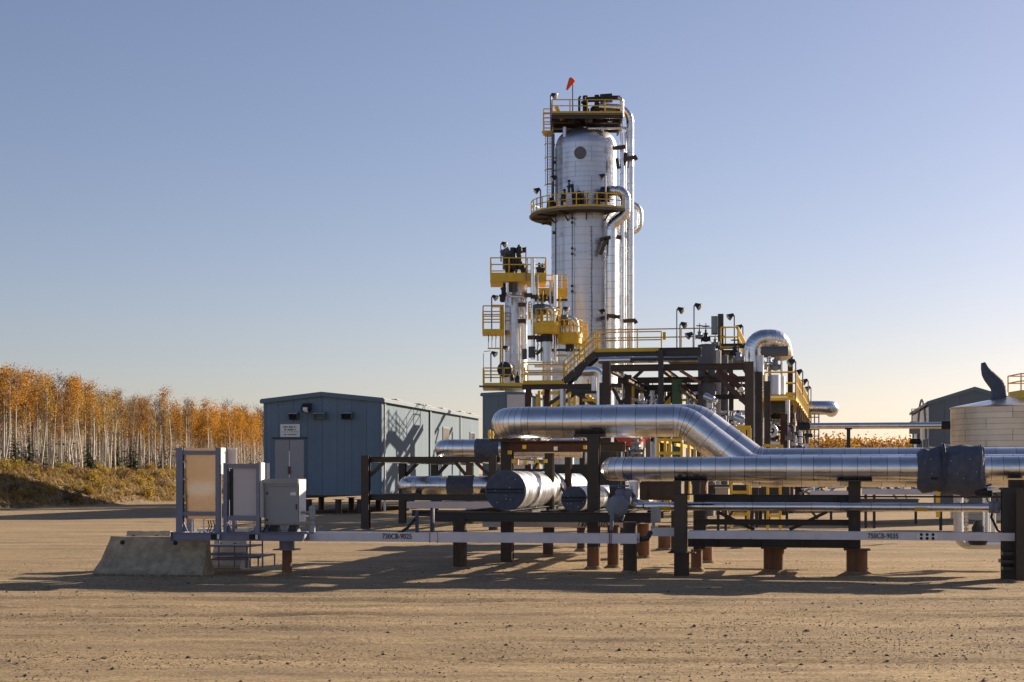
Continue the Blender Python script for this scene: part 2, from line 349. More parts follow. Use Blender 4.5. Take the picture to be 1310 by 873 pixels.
# loose stones
def stones():
    m = MATS['stone'] = bpy.data.materials.new('loose_stone'); m.use_nodes = True; n = m.node_tree; b = n.nodes['Principled BSDF']
    g = n.nodes.new('ShaderNodeNewGeometry'); r = n.nodes.new('ShaderNodeValToRGB'); r.color_ramp.elements[0].color = (.05, .045, .042, 1); r.color_ramp.elements[1].color = (.40, .33, .25, 1)
    e = r.color_ramp.elements.new(.55); e.color = (.14, .115, .09, 1)
    n.links.new(g.outputs['Random Per Island'], r.inputs[0]); n.links.new(r.outputs[0], b.inputs['Base Color']); b.inputs['Roughness'].default_value = .9
    N = 60000; rs = np.random.RandomState(5)
    y = 13.2+22*rs.rand(N)**1.7; x = (rs.rand(N)-.5)*(y*.76+3)
    dens = vnoise(x*.28, y*.8, 31)+.6*vnoise(x*.9, y*1.9, 32)
    keep = dens+.35 > rs.rand(N)*.75; x, y = x[keep], y[keep]; N = len(x)
    s = .0045+.0085*rs.rand(N)**3+(rs.rand(N) > .975)*.022*rs.rand(N)
    z = ground_h(x, y)
    base = np.array([(1, 0, 0), (0, 1, 0), (-1, 0, 0), (0, -1, 0), (0, 0, .8), (0, 0, -.6)])
    vv = (base[None]*(.7+.6*rs.rand(N, 6, 1)))
    a = rs.rand(N)*6.28; ca, sa = np.cos(a)[:, None], np.sin(a)[:, None]
    vx = vv[:, :, 0]*ca*1.25-vv[:, :, 1]*sa; vy = vv[:, :, 0]*sa+vv[:, :, 1]*ca
    V3 = np.stack([vx*s[:, None]+x[:, None], vy*s[:, None]+y[:, None], vv[:, :, 2]*s[:, None]*.8+(z+s*.25)[:, None]], 2).reshape(-1, 3)
    fb = np.array([(0, 1, 4), (1, 2, 4), (2, 3, 4), (3, 0, 4), (1, 0, 5), (2, 1, 5), (3, 2, 5), (0, 3, 5)])
    Fs = (np.arange(N)[:, None, None]*6+fb[None]).reshape(-1, 3)
    me = bpy.data.meshes.new('loose_stones'); me.from_pydata(V3.tolist(), [], Fs.tolist()); me.materials.append(m)
    o = bpy.data.objects.new('loose_stones', me); COL.objects.link(o); tag(o, 'small loose dark stones strewn over the tan gravel yard', 'stones'); struct(o, 'stuff')
stones()
# ================================================================== BERM beside the yard
def island_mat(name, cols, rough=.8, trans=0.):
    m = bpy.data.materials.new(name); m.use_nodes = True; n = m.node_tree; L = n.links; b = n.nodes['Principled BSDF']
    g = n.nodes.new('ShaderNodeNewGeometry'); r = n.nodes.new('ShaderNodeValToRGB')
    el = r.color_ramp.elements; el[0].color = (*cols[0], 1); el[1].color = (*cols[-1], 1)
    for i, c in enumerate(cols[1:-1]): e = el.new((i+1)/(len(cols)-1)); e.color = (*c, 1)
    oi = n.nodes.new('ShaderNodeObjectInfo'); mr = n.nodes.new('ShaderNodeMapRange'); mr.inputs[3].default_value = .8; mr.inputs[4].default_value = 1.2
    L.new(oi.outputs['Random'], mr.inputs[0]); mx = n.nodes.new('ShaderNodeVectorMath'); mx.operation = 'SCALE'
    L.new(g.outputs['Random Per Island'], r.inputs[0]); L.new(r.outputs[0], mx.inputs[0]); L.new(mr.outputs[0], mx.inputs['Scale'])
    L.new(mx.outputs[0], b.inputs['Base Color']); b.inputs['Roughness'].default_value = rough; b.inputs['Specular IOR Level'].default_value = .2
    if trans:
        t = n.nodes.new('ShaderNodeBsdfTranslucent'); L.new(mx.outputs[0], t.inputs[0]); s = n.nodes.new('ShaderNodeMixShader'); s.inputs[0].default_value = trans
        L.new(b.outputs[0], s.inputs[1]); L.new(t.outputs[0], s.inputs[2]); L.new(s.outputs[0], n.nodes['Material Output'].inputs[0])
    return m
LEAF_O = island_mat('orange_aspen_leaf', [(.32, .14, .018), (.50, .24, .025), (.55, .31, .045), (.42, .19, .02)], .6, .42)
LEAF_G = island_mat('golden_aspen_leaf', [(.38, .23, .045), (.50, .34, .08), (.33, .20, .05)], .6, .42)
LEAF_B = island_mat('brown_aspen_leaf', [(.20, .11, .045), (.30, .17, .06), (.24, .15, .08)], .7, .35)
NEEDLE = island_mat('spruce_needle', [(.012, .028, .014), (.02, .045, .02), (.03, .05, .024)], .7, .1)
SCRUB_Y = island_mat('yellow_shrub_leaf', [(.40, .25, .035), (.50, .34, .05), (.36, .27, .07), (.27, .23, .06)], .7, .35)
SCRUB_G = island_mat('olive_shrub_leaf', [(.13, .14, .045), (.22, .21, .06), (.30, .26, .08)], .7, .35)
SCRUB_B = island_mat('brown_shrub_leaf', [(.13, .085, .05), (.20, .13, .075), (.26, .17, .09)], .8, .2)
STRAW = island_mat('straw_grass_blade', [(.46, .32, .14), (.40, .26, .09), (.30, .24, .08), (.34, .20, .08)], .8, .25)
TWIG = mat('brown_twig', (.17, .125, .09), .9, 0, .25, 8)
BARK = mat('white_aspen_bark', (.60, .55, .46), .85, 0, .38, 4, .2, 18, .14, stretch=(1, 1, .5))
BARKD = mat('dark_bark', (.07, .055, .04), .9, 0, .3, 6)
BERM = mat('bare_berm_soil', (.21, .14, .075), .95, 0, .35, .6, .6, 5, 0, col2=(.30, .21, .11), bdist=.15)
U_B = -45.7; BH = 2.25
def berm_z(u, v):
    d = U_B-u+1.2*vnoise(v*.13, v*.02, 8)*1.0; t = np.clip(d/7.0, 0, 1); s = t*t*(3-2*t)
    return s*BH+(.25*vnoise(u*.35, v*.22, 9)+.20*vnoise(u*1.1, v*.7, 10))*np.clip(d/2.5, 0, 1)-.05*(1-np.clip(d, 0, 1))
us = np.concatenate([np.linspace(U_B+1, U_B-14, 46), [U_B-20, U_B-40, U_B-90, U_B-250, U_B-700]]); vss = np.concatenate([np.linspace(20, 230, 330), np.linspace(236, 800, 40)])
UU, VV = np.meshgrid(us, vss); ZZ = berm_z(UU, VV); ZZ[:, 0] = -.06
PX = UU*U.x+VV*V.x; PY = UU*U.y+VV*V.y
a, b_ = len(us), len(vss); ii = (np.arange(b_-1)[:, None]*a+np.arange(a-1)[None, :]).ravel()
bme = bpy.data.meshes.new('berm'); bme.from_pydata(np.stack([PX.ravel(), PY.ravel(), ZZ.ravel()], 1).tolist(), [], np.stack([ii, ii+a, ii+a+1, ii+1], 1).tolist())
bme.materials.append(BERM); bme.shade_smooth(); bo = bpy.data.objects.new('berm', bme); COL.objects.link(bo); struct(bo)
def on_berm(u, v): return S(u, v, float(berm_z(np.array(u), np.array(v))))
def leaf_quads(mb, c, spread, n, size, rnd, up=0.):
    for _ in range(n):
        p = Vector(c)+Vector((rnd.gauss(0, spread), rnd.gauss(0, spread), rnd.gauss(0, spread*1.15)))
        a = Vector((rnd.uniform(-1, 1), rnd.uniform(-1, 1), rnd.uniform(-1, 1)+up)).normalized(); b = a.orthogonal().normalized()
        b = (b*math.cos(k2 := rnd.uniform(0, 6.28))+a.cross(b)*math.sin(k2)); s = size*rnd.uniform(.6, 1.3)
        mb.add([p-b*s, p+a*s*.9, p+b*s, p-a*s*.9], [(0, 1, 2, 3)])
def aspen(label, h, leaf, nleaf, bare, seed, group, start=.5, width=.62):
    rnd = random.Random(seed); o = thing('aspen_tree', label, 'tree', (0, 0, 0), group)
    b1, b2 = rnd.uniform(-.35, .35), rnd.uniform(-.35, .35)
    ctr = lambda t: Vector((b1*math.sin(t*2.4)+.05*math.sin(t*9+seed), b2*math.sin(t*2.1+.4), t*h))
    tr = MB().tube([ctr(i/9) for i in range(10)], [.088*(1-.86*i/9)*(h/9) for i in range(10)], 6)
    tw = MB(); lf = MB()
    k = 16 if not bare else 24
    for i in range(k):
        t = start+(.98-start)*(i+rnd.random())/k; p = ctr(t); a = rnd.uniform(0, 6.28)
        ln = width*(1.35-.9*abs(t-.72)*2)*rnd.uniform(.7, 1.35); e = p+Vector((math.cos(a)*ln*.75, math.sin(a)*ln*.75, ln*rnd.uniform(.5, 1.2)))
        (tw if bare else tr).tube([p, p.lerp(e, .5)+Vector((0, 0, -.06)), e], [.022, .014, .006], 3, False)
        if bare:
            for _ in range(5):
                q = p.lerp(e, rnd.uniform(.3, 1)); q2 = q+Vector((rnd.uniform(-.4, .4), rnd.uniform(-.4, .4), rnd.uniform(.25, .75)))
                tw.tube([q, q2], [.012, .006], 3, False)
        if nleaf: leaf_quads(lf, p.lerp(e, .75), .24+.10*rnd.random(), int(nleaf*1.8/k), .062, rnd)
    for _ in range(5):                                                # dead lower twigs
        t = rnd.uniform(.2, start); p = ctr(t); a = rnd.uniform(0, 6.28); tw.tube([p, p+Vector((math.cos(a)*.5, math.sin(a)*.5, .2))], [.014, .006], 3, False)
    tr.build('trunk', BARK, o); tw.build('twigs', TWIG, o)['kind'] = 'stuff'
    if nleaf: lf.build('crown', leaf, o, smooth=False)
    return o
GA = 'aspens in the wood on the berm'
protos = [aspen('tall white-stemmed aspen with a full orange crown in the wood', 9.6, LEAF_O, 700, False, 1, GA, .60, .75),
          aspen('white-stemmed aspen with thin golden leaves in the wood', 8.6, LEAF_G, 360, False, 2, GA, .54, .62),
          aspen('bare-topped grey-brown aspen with twigs and few leaves in the wood', 9.2, LEAF_B, 170, True, 3, GA, .5, .7),
          aspen('short white-stemmed aspen with a dense orange crown in the wood', 8.3, LEAF_O, 760, False, 4, GA, .56, .8),
          aspen('slim bare aspen with upright brown twigs in the wood', 8.8, None, 0, True, 5, GA, .55, .6),
          aspen('white-stemmed aspen with scattered golden leaves part way down the stem', 8.2, LEAF_G, 300, False, 6, GA, .48, .6)]
spots = []; rnd = random.Random(11)
for i in range(4000):
    if len(spots) >= 285: break
    v = 84+rnd.random()**1.15*125; u = -53.2-17*rnd.random()**1.5; p = S(u, v, 0)
    px = CX+F*p.x/p.y
    if not -30 < px < 352: continue
    if any((u-a)**2+(v-b)**2 < .42 for a, b in spots): continue
    spots.append((u, v))
used = [0]*6
for u, v in spots:
    p = S(u, v, 0); px = CX+F*p.x/p.y
    wts = [3, 2.4, 2, .6, 1.5, 2.4] if px < 130 else ([.7, 1.5, 3, 2.2, 3, 1.6] if px < 262 else [1.2, 1, .6, 5, .4, .6])
    k = rnd.choices(range(6), wts)[0]; o = protos[k] if not used[k] else copy_tree(protos[k]); used[k] = 1
    o.location = on_berm(u, v)-Z*.05; o.rotation_euler = (rnd.gauss(0, .03), rnd.gauss(0, .04), rnd.uniform(0, 6.28))
    hh = 1.02 if px < 60 else (1.0 if px < 170 else .97); s = rnd.uniform(.92, 1.03)*hh; o.scale = (s*.82, s*.82, s*.735)
for k in range(6):
    if not used[k]: protos[k].location = on_berm(-60, 120)
# wood behind the front trees: one mass
wl, wt = MB(), MB(); rnd = random.Random(21)
wb_ = MB()
for i in range(1500):
    v = 84+rnd.random()*150; u = -57-40*rnd.random(); p = S(u, v, 2.2); px = CX+F*p.x/p.y
    if not -60 < px < 420: continue
    h = rnd.uniform(5.4, 6.7)*(1 if px < 180 else .95); (wb_ if i % 2 else wt).tube([p, p+Vector((rnd.gauss(0, .25), 0, h))], [.06, .02], 4, False)
    if rnd.random() < (.85 if px < 120 or px > 250 else .55):
        for f in (.62, .78, .92): leaf_quads(wl, p+Z*h*f, .42, 24, .085, rnd)
    else:
        for j in range(5): q = p+Z*h*rnd.uniform(.5, 1.0); wt.tube([q, q+Vector((rnd.gauss(0, .4), rnd.gauss(0, .4), .7))], [.016, .006], 3, False)
wo = wb_.build('woodland_stems', BARK); tag(wo, 'massed white stems filling the aspen wood behind its front trees', 'woodland'); struct(wo, 'stuff')
wo = wt.build('woodland', TWIG); tag(wo, 'massed brown bare stems and twigs in the aspen wood', 'woodland'); struct(wo, 'stuff')
wo2 = wl.build('woodland_foliage', LEAF_O, smooth=False); tag(wo2, 'massed orange foliage deeper in the aspen wood', 'foliage'); struct(wo2, 'stuff')
us_ = MB()
for i in range(1500):
    v = 84+rnd.random()*150; u = -54.5-24*rnd.random()**1.3; p = on_berm(u, v); h = rnd.uniform(.5, 2.6)
    us_.tube([p, p+Vector((rnd.gauss(0, .4), rnd.gauss(0, .3), h))], [.02, .006], 3, False)
    if rnd.random() < .5: leaf_quads(us_, p+Z*h*.7, .35, 8, .09, rnd)
uo = us_.build('undergrowth', island_mat('undergrowth_twig', [(.05, .04, .028), (.10, .075, .045), (.16, .10, .05)], .9), smooth=False); tag(uo, 'dark brushy undergrowth between the aspen stems', 'undergrowth'); struct(uo, 'stuff')
# small spruces among the stems
def spruce(h, seed):
    rnd = random.Random(seed); o = thing('spruce_tree', 'small dark green spruce standing among the white aspen stems', 'tree', (0, 0, 0), 'small spruces in the aspen wood')
    MB().tube([(0, 0, 0), (0, 0, h)], [.06, .01], 5).build('trunk', BARKD, o); c = MB()
    for i in range(26):
        t = i/26; z = h*(.08+.92*t); r = (1-t)*h*.24+.05
        for j in range(9):
            a = rnd.uniform(0, 6.28); rr = r*rnd.uniform(.6, 1.1); e = Vector((math.cos(a)*rr, math.sin(a)*rr, z-rr*.3)); s = Vector((-math.sin(a), math.cos(a), 0))*(.10+.14*r)
            c.add([(0, 0, z), e-s, e+Vector((0, 0, .06)), e+s], [(0, 1, 2), (0, 2, 3)])
    c.build('crown', NEEDLE, o, smooth=False); return o
sp = spruce(3.6, 3)
for i, (px, v) in enumerate([(128, 103), (182, 110), (190, 118), (88, 101), (150, 120), (206, 126), (60, 99), (235, 136)]):
    o = sp if i == 0 else copy_tree(sp); t = (px-CX)/F; vv = v; u = vv*(t*V.y-V.x)/(U.x-t*U.y)      # solve for the pixel column
    u = min(u, -53.5); o.location = on_berm(u, v); s = rnd.uniform(.5, .85); o.scale = (s*1.2, s*1.2, s); o.rotation_euler = (0, 0, rnd.uniform(0, 6))
# scrub on the berm face
def shrub(leaf, label, seed, n=330, r=.55):
    rnd = random.Random(seed); o = thing('shrub', label, 'shrub', (0, 0, 0), 'shrubs on the berm face'); b = MB(); t = MB()
    for i in range(14):
        a = rnd.uniform(0, 6.28); e = Vector((math.cos(a)*r*rnd.uniform(.3, 1), math.sin(a)*r*rnd.uniform(.3, 1), r*rnd.uniform(.6, 1.9))); t.tube([(0, 0, 0), e*.5+Z*.1, e], [.018, .012, .005], 3, False)
        leaf_quads(b, e*.82, r*.24, n//14, .055, rnd, .3)
    t.build('stems', TWIG, o); b.build('leaves', leaf, o, smooth=False); return o
sh = [shrub(SCRUB_Y, 'bright yellow autumn shrub on the berm face below the wood', 1), shrub(SCRUB_G, 'olive green shrub on the berm face below the wood', 2), shrub(SCRUB_B, 'dry brown shrub on the berm face below the wood', 3, 260, .6), shrub(SCRUB_Y, 'low ochre shrub spreading on the berm face', 4, 240, .45)]
first = [1]*4
for i in range(190):
    v = 84+rnd.random()**1.2*85; u = U_B-1.0-rnd.random()*8; k = rnd.choices(range(4), [4, .7, 3, 4])[0]
    o = sh[k] if first[k] else copy_tree(sh[k]); first[k] = 0; o.location = on_berm(u, v)-Z*.05; s = rnd.uniform(.4, 1.05); o.scale = (s*1.3, s*1.25, s*.9); o.rotation_euler = (0, 0, rnd.uniform(0, 6.28))
rs = np.random.RandomState(12); N = 34000
gv = 78+rs.rand(N)**1.2*110; gu = U_B-.5-rs.rand(N)**.85*9.5
kp = vnoise(gu*.5, gv*.35, 40)+.5+np.where(gu < U_B-3.5, .25, -.06) > rs.rand(N)*.75; gu, gv = gu[kp], gv[kp]; N = len(gu)
gp = np.stack([gu*U.x+gv*V.x, gu*U.y+gv*V.y, berm_z(gu, gv)], 1); ge = np.stack([rs.randn(N)*.14, rs.randn(N)*.14, .10+.36*rs.rand(N)], 1); gs = np.stack([rs.rand(N)*.1-.05, rs.rand(N)*.1-.05, np.zeros(N)], 1); gd = np.array([U.x, U.y, 0])*.12
gvs = np.stack([gp-gs, gp+gs, gp+ge, gp-gs*1.6+gd, gp+gs*1.6+gd, gp+ge*.7-gd], 1).reshape(-1, 3).tolist()
gr = MB().add(gvs, np.arange(N*6).reshape(-1, 3).tolist())
g2 = gr.build('dry_grass', STRAW, smooth=False); tag(g2, 'dry straw and weeds covering the berm face', 'grass'); struct(g2, 'stuff')
# far wood on the right
fw, ft = MB(), MB(); rnd = random.Random(77)
for i in range(760):
    px = rnd.uniform(985, 1400); Y = rnd.uniform(300, 345); x = (px-CX)/F*Y; h = rnd.uniform(8.2, 9.6)*(1.0 if px < 1100 else .95)
    ft.tube([(x, Y, 0), (x, Y, h)], [.12, .03], 4, False)
    for j in range(3): leaf_quads(fw, (x, Y, h*(.42+.22*j)), 1.15-.15*j, 30, .27, rnd)
o = ft.build('far_wood_stems', BARK); tag(o, 'pale stems of the far aspen wood on the right', 'woodland'); struct(o, 'stuff')
o = fw.build('far_wood', LEAF_O, smooth=False); tag(o, 'far orange aspen wood low on the horizon at the right', 'woodland'); struct(o, 'stuff')
# ================================================================== FRONT LEFT: barriers, steel skid, panels, cabinet
def pile(px0, px1, py_top, c, label, group='steel piles under the pipe supports', m=None, cap=None, name='steel_pile', sub=.3):
    """round driven pile; returns the thing.  cap = (px0, px1, thickness) of a top plate"""
    b = G((px0+px1)/2, c); r = (px1-px0)/2/sc((px0+px1)/2, c); zt = P((px0+px1)/2, py_top, c).z
    o = thing(name, label, 'pile', b, group)
    MB().lathe(b, [(r, -sub), (r, zt)], 20).build('shaft', m or PILE, o)
    so = MB(); q = [(r*random.uniform(1.5, 2.1), -.03), (r*1.35, .03), (r*1.0, .075)]; so.lathe(b, q, 14, None, .09); so.build('soil_collar', GROUND, o)
    if cap:
        w = (cap[1]-cap[0])/2/sc((px0+px1)/2, c)
        MB().obox(b+Z*(zt+.012), U*w, V*w, Z*.012).build('cap_plate', m or PILE, o)
    return o
def barrier(px0, px1, c, label, taper, mm, hh=.745, ext=0, flip=False):
    a = G(px0, c); u0, v0 = uv(a); u1 = uv(G(px1, c))[0]
    o = thing('concrete_barrier', label, 'barrier', S((u0+u1)/2, v0+.3, 0), 'concrete barriers under the skid')
    pr = [(0, 0), (0, .09), (.16, .30), (.235, hh), (.365, hh), (.44, .30), (.60, .09), (.60, 0)]     # (depth, height)
    N = 9; vs = []; fs = []; uu = [u0+(u1-u0)*i/(N-1) for i in range(N)]
    for i, u in enumerate(uu):
        for d, z in pr:
            x = u
            if i == 0: x = u+taper*z/hh
            vs.append(S(x+random.uniform(-.004, .004), v0+d+random.uniform(-.004, .004), z+(random.uniform(-.006, .006) if z > .1 else 0)-(0.03 if z == 0 else 0)))
    k = len(pr)
    for i in range(N-1):
        for j in range(k): fs.append((i*k+j, (i+1)*k+j, (i+1)*k+(j+1) % k, i*k+(j+1) % k))
    fs += [tuple(range(k)), tuple((N-1)*k+j for j in range(k))[::-1]]
    MB().add(vs, fs).build('barrier_body', mm, o, ang=25)
    ch = MB(); rnd = random.Random(int(px0))
    for i in range(26):
        t = rnd.random(); z = rnd.choice([0.02, .09, .30, hh-.01]); dpt = {0.02: 0, .09: 0, .30: .16}.get(z, .235); ch.obox(S(u0+(u1-u0)*(.1+.88*t), v0+dpt, z+rnd.uniform(-.01, .01)), U*rnd.uniform(.01, .05), V*.006, Z*rnd.uniform(.004, .014))
    ch.build('chipped_spot', CONCL, o)['kind'] = 'stuff'
    so = MB()
    for i in range(60):
        x = u0+(u1-u0)*rnd.uniform(-.02, 1.02); so.lathe(S(x, v0-rnd.uniform(.0, .09), -.03), [(rnd.uniform(.03, .09), 0), (.03, rnd.uniform(.04, .065)), (.001, .07)], 7)
    so.build('soil_skirt', GROUND, o)['kind'] = 'stuff'
    h = MB()
    for t in (.24, .72):
        p = S(u0+(u1-u0)*t, v0+.218, hh-.12); h.lathe(p, [(.042, -.008), (.042, .02), (.02, .021)], 14, -V)
    h.build('lifting_holes', CORE, o)['kind'] = 'stuff'
    return o
barrier(117, 259, 28.6, 'long grey concrete barrier with two lifting holes standing at the left end of the skid', .30, CONC)
barrier(150, 212, 30.2, 'concrete barrier behind the long grey one, only its sunlit top showing', .10, CONCL, .79)
barrier(268, 307, 30.8, 'short sunlit concrete block under the skid behind the steps', 0.02, CONCL, .62)
# steel skid frame
cS = 28.55
def skid():
    a = G(220, cS); u0, v0 = uv(a); u1 = uv(G(388, cS))[0]; zt = 1.9-71.5/67.3; zb = zt-.148; D = 1.75
    o = thing('steel_skid', 'blue-grey galvanised steel skid base carrying two panels and a cabinet', 'skid', S(u0, v0, zt))
    for d in (0, D): MB().ibeam(S(u0, v0+d, (zt+zb)/2), S(u1, v0+d, (zt+zb)/2), .10, zt-zb, .012).build('side_beam', GALV, o)
    for t in (.005, .2, .4, .6, .8, .99): MB().bar(S(u0+(u1-u0)*t, v0+.055, (zt+zb)/2), S(u0+(u1-u0)*t, v0+D-.055, (zt+zb)/2), .06, .11).build('cross_beam', GALV, o)
    g = MB()
    for i in range(30): g.bar(S(u0+(u1-u0)*(i+.5)/30, v0+.06, zt-.018), S(u0+(u1-u0)*(i+.5)/30, v0+D-.06, zt-.018), .012, .03)
    g.build('deck_grating', GALV, o)
    for px in (275, 324): MB().sbox(*(lambda u: (u-.06, u+.06))(uv(G(px, cS))[0]), v0-.056, v0-.05, zb+.025, zt-.025).build('lifting_pocket', CORE, o)
    for px in (280.5, 329.5): MB().sbox(*(lambda u: (u-.022, u+.022))(uv(G(px, cS))[0]), v0-.058, v0-.05, zb+.03, zt-.03).build('pocket_edge', WHITE, o)
    MB().sbox(u0-.012, u0, v0-.05, v0+.2, zb-.02, zt+.012).build('end_plate', GALV, o)
    return u0, u1, v0, zt, zb
sk_u0, sk_u1, sk_v0, sk_zt, sk_zb = skid()
def framed_panel(px, top, bot, label, ins, m_in, depth, kind):
    """upright panel between two galvanised posts: px = (left post l/r, right post l/r)"""
    v0 = sk_v0+.05; c0 = cS+.05; ux = lambda p: uv(G(p, c0))[0]; zz = lambda y: P(px[0], y, c0).z
    u0, u1, u2, u3 = map(ux, px); o = thing('instrument_panel', label, 'panel', S((u0+u3)/2, v0, sk_zt), 'panels on the steel skid')
    zt, zb = zz(top), sk_zt
    for a, b in ((u0, u1), (u2, u3)):
        MB().ibeam(S((a+b)/2, v0+.05, zb), S((a+b)/2, v0+.05, zt), b-a, .10, .012, V).build('post', GALV, o)
        MB().sbox(a-.03, b+.03, v0-.02, v0+.14, zb, zb+.012).build('base_plate', GALV, o)
        MB().prism([S(b if a == u0 else a, v0+.05, zb+.014), S((b if a == u0 else a)+(.09 if a == u0 else -.09), v0+.05, zb+.014), S(b if a == u0 else a, v0+.05, zb+.20)], V*.01).build('gusset', GALV, o)
        MB().ibeam(S((a+b)/2, v0+depth, zb), S((a+b)/2, v0+depth, zt), b-a, .08, .012, V).build('rear_post', GALV, o)
    for y0, y1 in ins['bars']: MB().sbox(u1+.002, u2-.002, v0+.012, v0+.07, zz(y1), zz(y0)).build('cross_bar', GALV, o)
    return o, u0, u1, u2, u3, v0, zz, ux
def sheet(parent, u0, u1, v, z0, z1, m, name, th=.04, dent=0., n=30):
    """metal sheet with soft dents"""
    mb = MB(); vs = []; fs = []
    for j in range(n+1):
        for i in range(n+1):
            x, y = i/n, j/n; e = min(x, 1-x, y, 1-y)*6; q = min(1, e)
            bow = .3+.7*math.sin(math.pi*x); D = -.03*y+.09*.0886*(math.erf((y-.42)/.09)+1)*bow
            d = -dent*100*D*(z1-z0)-.045 if dent > .005 else dent*math.sin(x*3.1)*math.sin(y*3.1)  # strong dents are tilts shaped to mirror ground with one band of sky
            vs.append(S(u0+(u1-u0)*x, v-d, z0+(z1-z0)*y))
    fs = [(j*(n+1)+i, j*(n+1)+i+1, (j+1)*(n+1)+i+1, (j+1)*(n+1)+i) for j in range(n) for i in range(n)]
    mb.add(vs, fs); mb.sbox(u0, u1, v+.09, v+.09+th, z0, z1); return mb.build(name, m, parent)
o, u0, u1, u2, u3, v0, zz, ux = framed_panel((225, 233.5, 275.5, 281), 573, 681, 'tall framed panel with a dented metal sheet tinted with painted ground reflection on the skid', {'bars': [(577, 582), (655, 660)]}, TANP, .55, 'tan')
sheet(o, u1+.01, u2-.005, v0+.085, zz(664), zz(573.5), TANP, 'ground_tinted_sheet', .05, .010)
for y in (590, 612, 634): MB().sbox(u1+.002, u1+.03, v0+.03, v0+.075, zz(y+2.5), zz(y)).build('hinge', WHITE, o)
MB().sbox(u3+.003, u3+.02, v0+.02, v0+.26, zz(607), zz(573)).build('sunlit_side_sheet', WHITE, o)  # white sheet paints the sunlit right face of the panel
MB().sbox(u3+.01, ux(292), v0+.42, v0+.43, zz(598), zz(575)).build('mesh_plate', MAUVE, o)
MB().sbox(u3-.002, ux(293), v0+.40, v0+.418, zz(574.8), zz(573)).build('mesh_edge', WHITE, o)
MB().sbox(u3+.012, ux(284), v0+.43, v0+.5, zz(640), zz(603)).build('rear_channel', DARK, o)
for px in (243, 258): MB().tube([S(ux(px), v0+.1, zz(664)), S(ux(px), v0+.1, sk_zt)], .012, 6).build('drain_tube', WHITE, o)
MB().sbox(ux(240), ux(262), v0+.45, v0+.65, sk_zt+.005, sk_zt+.06).build('foot_tray', WHITE, o)
for px in (261, 264, 268): MB().tube([S(ux(px), v0+.2, zz(666)), S(ux(px)+.02, v0+.22, zz(674)), S(ux(px)-.02, v0+.2, sk_zt)], .011, 6).build('cable', RUBBER, o)
o, u0, u1, u2, u3, v0, zz, ux = framed_panel((285.5, 290.5, 327.5, 332), 592.5, 681, 'lower framed panel with a pale grey sheet between the tall tan panel and the cabinet', {'bars': [(593.5, 599), (660, 666)]}, MAUVE, .5, 'grey')
sheet(o, ux(296.5), u2-.006, v0+.085, zz(660), zz(596), MAUVE, 'grey_sheet', .05, .003)
MB().sbox(ux(291.5), ux(296), v0+.10, v0+.14, zz(660), zz(600)).build('dark_edge', DARK, o)
MB().sbox(u3+.003, u3+.018, v0+.03, v0+.24, zz(662), zz(592)).build('sunlit_side_sheet', WHITE, o)  # white stands in for sunlight on this panel's right face
MB().sbox(ux(292), ux(308), v0+.35, v0+.55, sk_zt+.005, sk_zt+.06).build('foot_tray', WHITE, o)
MB().tube([S(ux(322), v0+.1, zz(661)), S(ux(322), v0+.1, sk_zt)], .012, 6).build('drain_tube', WHITE, o)
MB().tube([S(u3+.05, v0+.3, zz(640)), S(u3+.09, v0+.3, zz(658)), S(u3+.05, v0+.3, zz(672)), S(u3-.05, v0+.3, sk_zt)], .018, 6).build('cable', RUBBER, o)
# grey cabinet
def cabinet():
    c0 = cS+.2; v0 = sk_v0+.2; ux = lambda p: uv(G(p, c0))[0]; zz = lambda y: P(360, y, c0).z
    u0, u1 = ux(338.5), ux(381.5); o = thing('equipment_cabinet', 'grey metal cabinet with an overhanging lid at the right end of the skid', 'cabinet', S((u0+u1)/2, v0, sk_zt)); D = .42
    MB().sbox(u0+.008, u1-.004, v0+.02, v0+D, zz(672), zz(623)).build('cabinet_body', CAB, o)
    MB().sbox(u0-.004, u1+.006, v0-.03, v0+D+.03, zz(619), zz(613)).build('lid', CAB, o)
    MB().sbox(u0, u1, v0-.005, v0+D+.01, zz(622.5), zz(619)+.001).build('lid_lip', CAB, o)
    MB().sbox(u1+.008, u1+.014, v0+.02, v0+D, zz(668), zz(614)).build('sunlit_side_sheet', WHITE, o)  # white sheet added as the sunlit right side of the grey cabinet
    for z in (630, 664): MB().sbox(u0+.03, u0+.055, v0+.004, v0+.02, zz(z+3), zz(z)).build('latch', DARK, o)
    MB().sbox(u1-.16, u1-.05, v0+.012, v0+.02, zz(634), zz(630)).build('rating_plate', WHITE, o); MB().sbox(u1-.05, u1-.035, v0-.002, v0+.02, zz(652), zz(645)).build('door_handle', DARK, o)
    MB().sbox(u0+.02, u1-.02, v0+.014, v0+.02, zz(671), zz(670.6)).build('bottom_hem', DARK, o)
    for u in (u0+.13, u1-.15):
        MB().prism([S(u-.06, v0+.1, zz(672)), S(u+.06, v0+.1, zz(672)), S(u+.10, v0+.1, sk_zt+.01), S(u-.10, v0+.1, sk_zt+.01)], V*.2).build('foot', DARK, o)
    MB().sbox(u0-.05, u1+.12, v0+.02, v0+.35, sk_zt+.001, sk_zt+.02).build('base_frame', GALV, o)
    f = S(ux(396), v0+.15, 0); q = MB()
    q.lathe(f, [(.03, zz(683)), (.06, zz(681.5)), (.065, zz(672)), (.04, zz(670)), (.04, zz(666)), (.062, zz(665)), (.065, zz(650)), (.04, zz(648)), (.03, zz(647))], 14); q.build('conduit_fitting', GREYV, o)
    MB().tube([f+Z*zz(656), S(u1+.01, v0+.15, zz(656))], .025, 8).build('conduit', GREYV, o)
cabinet()
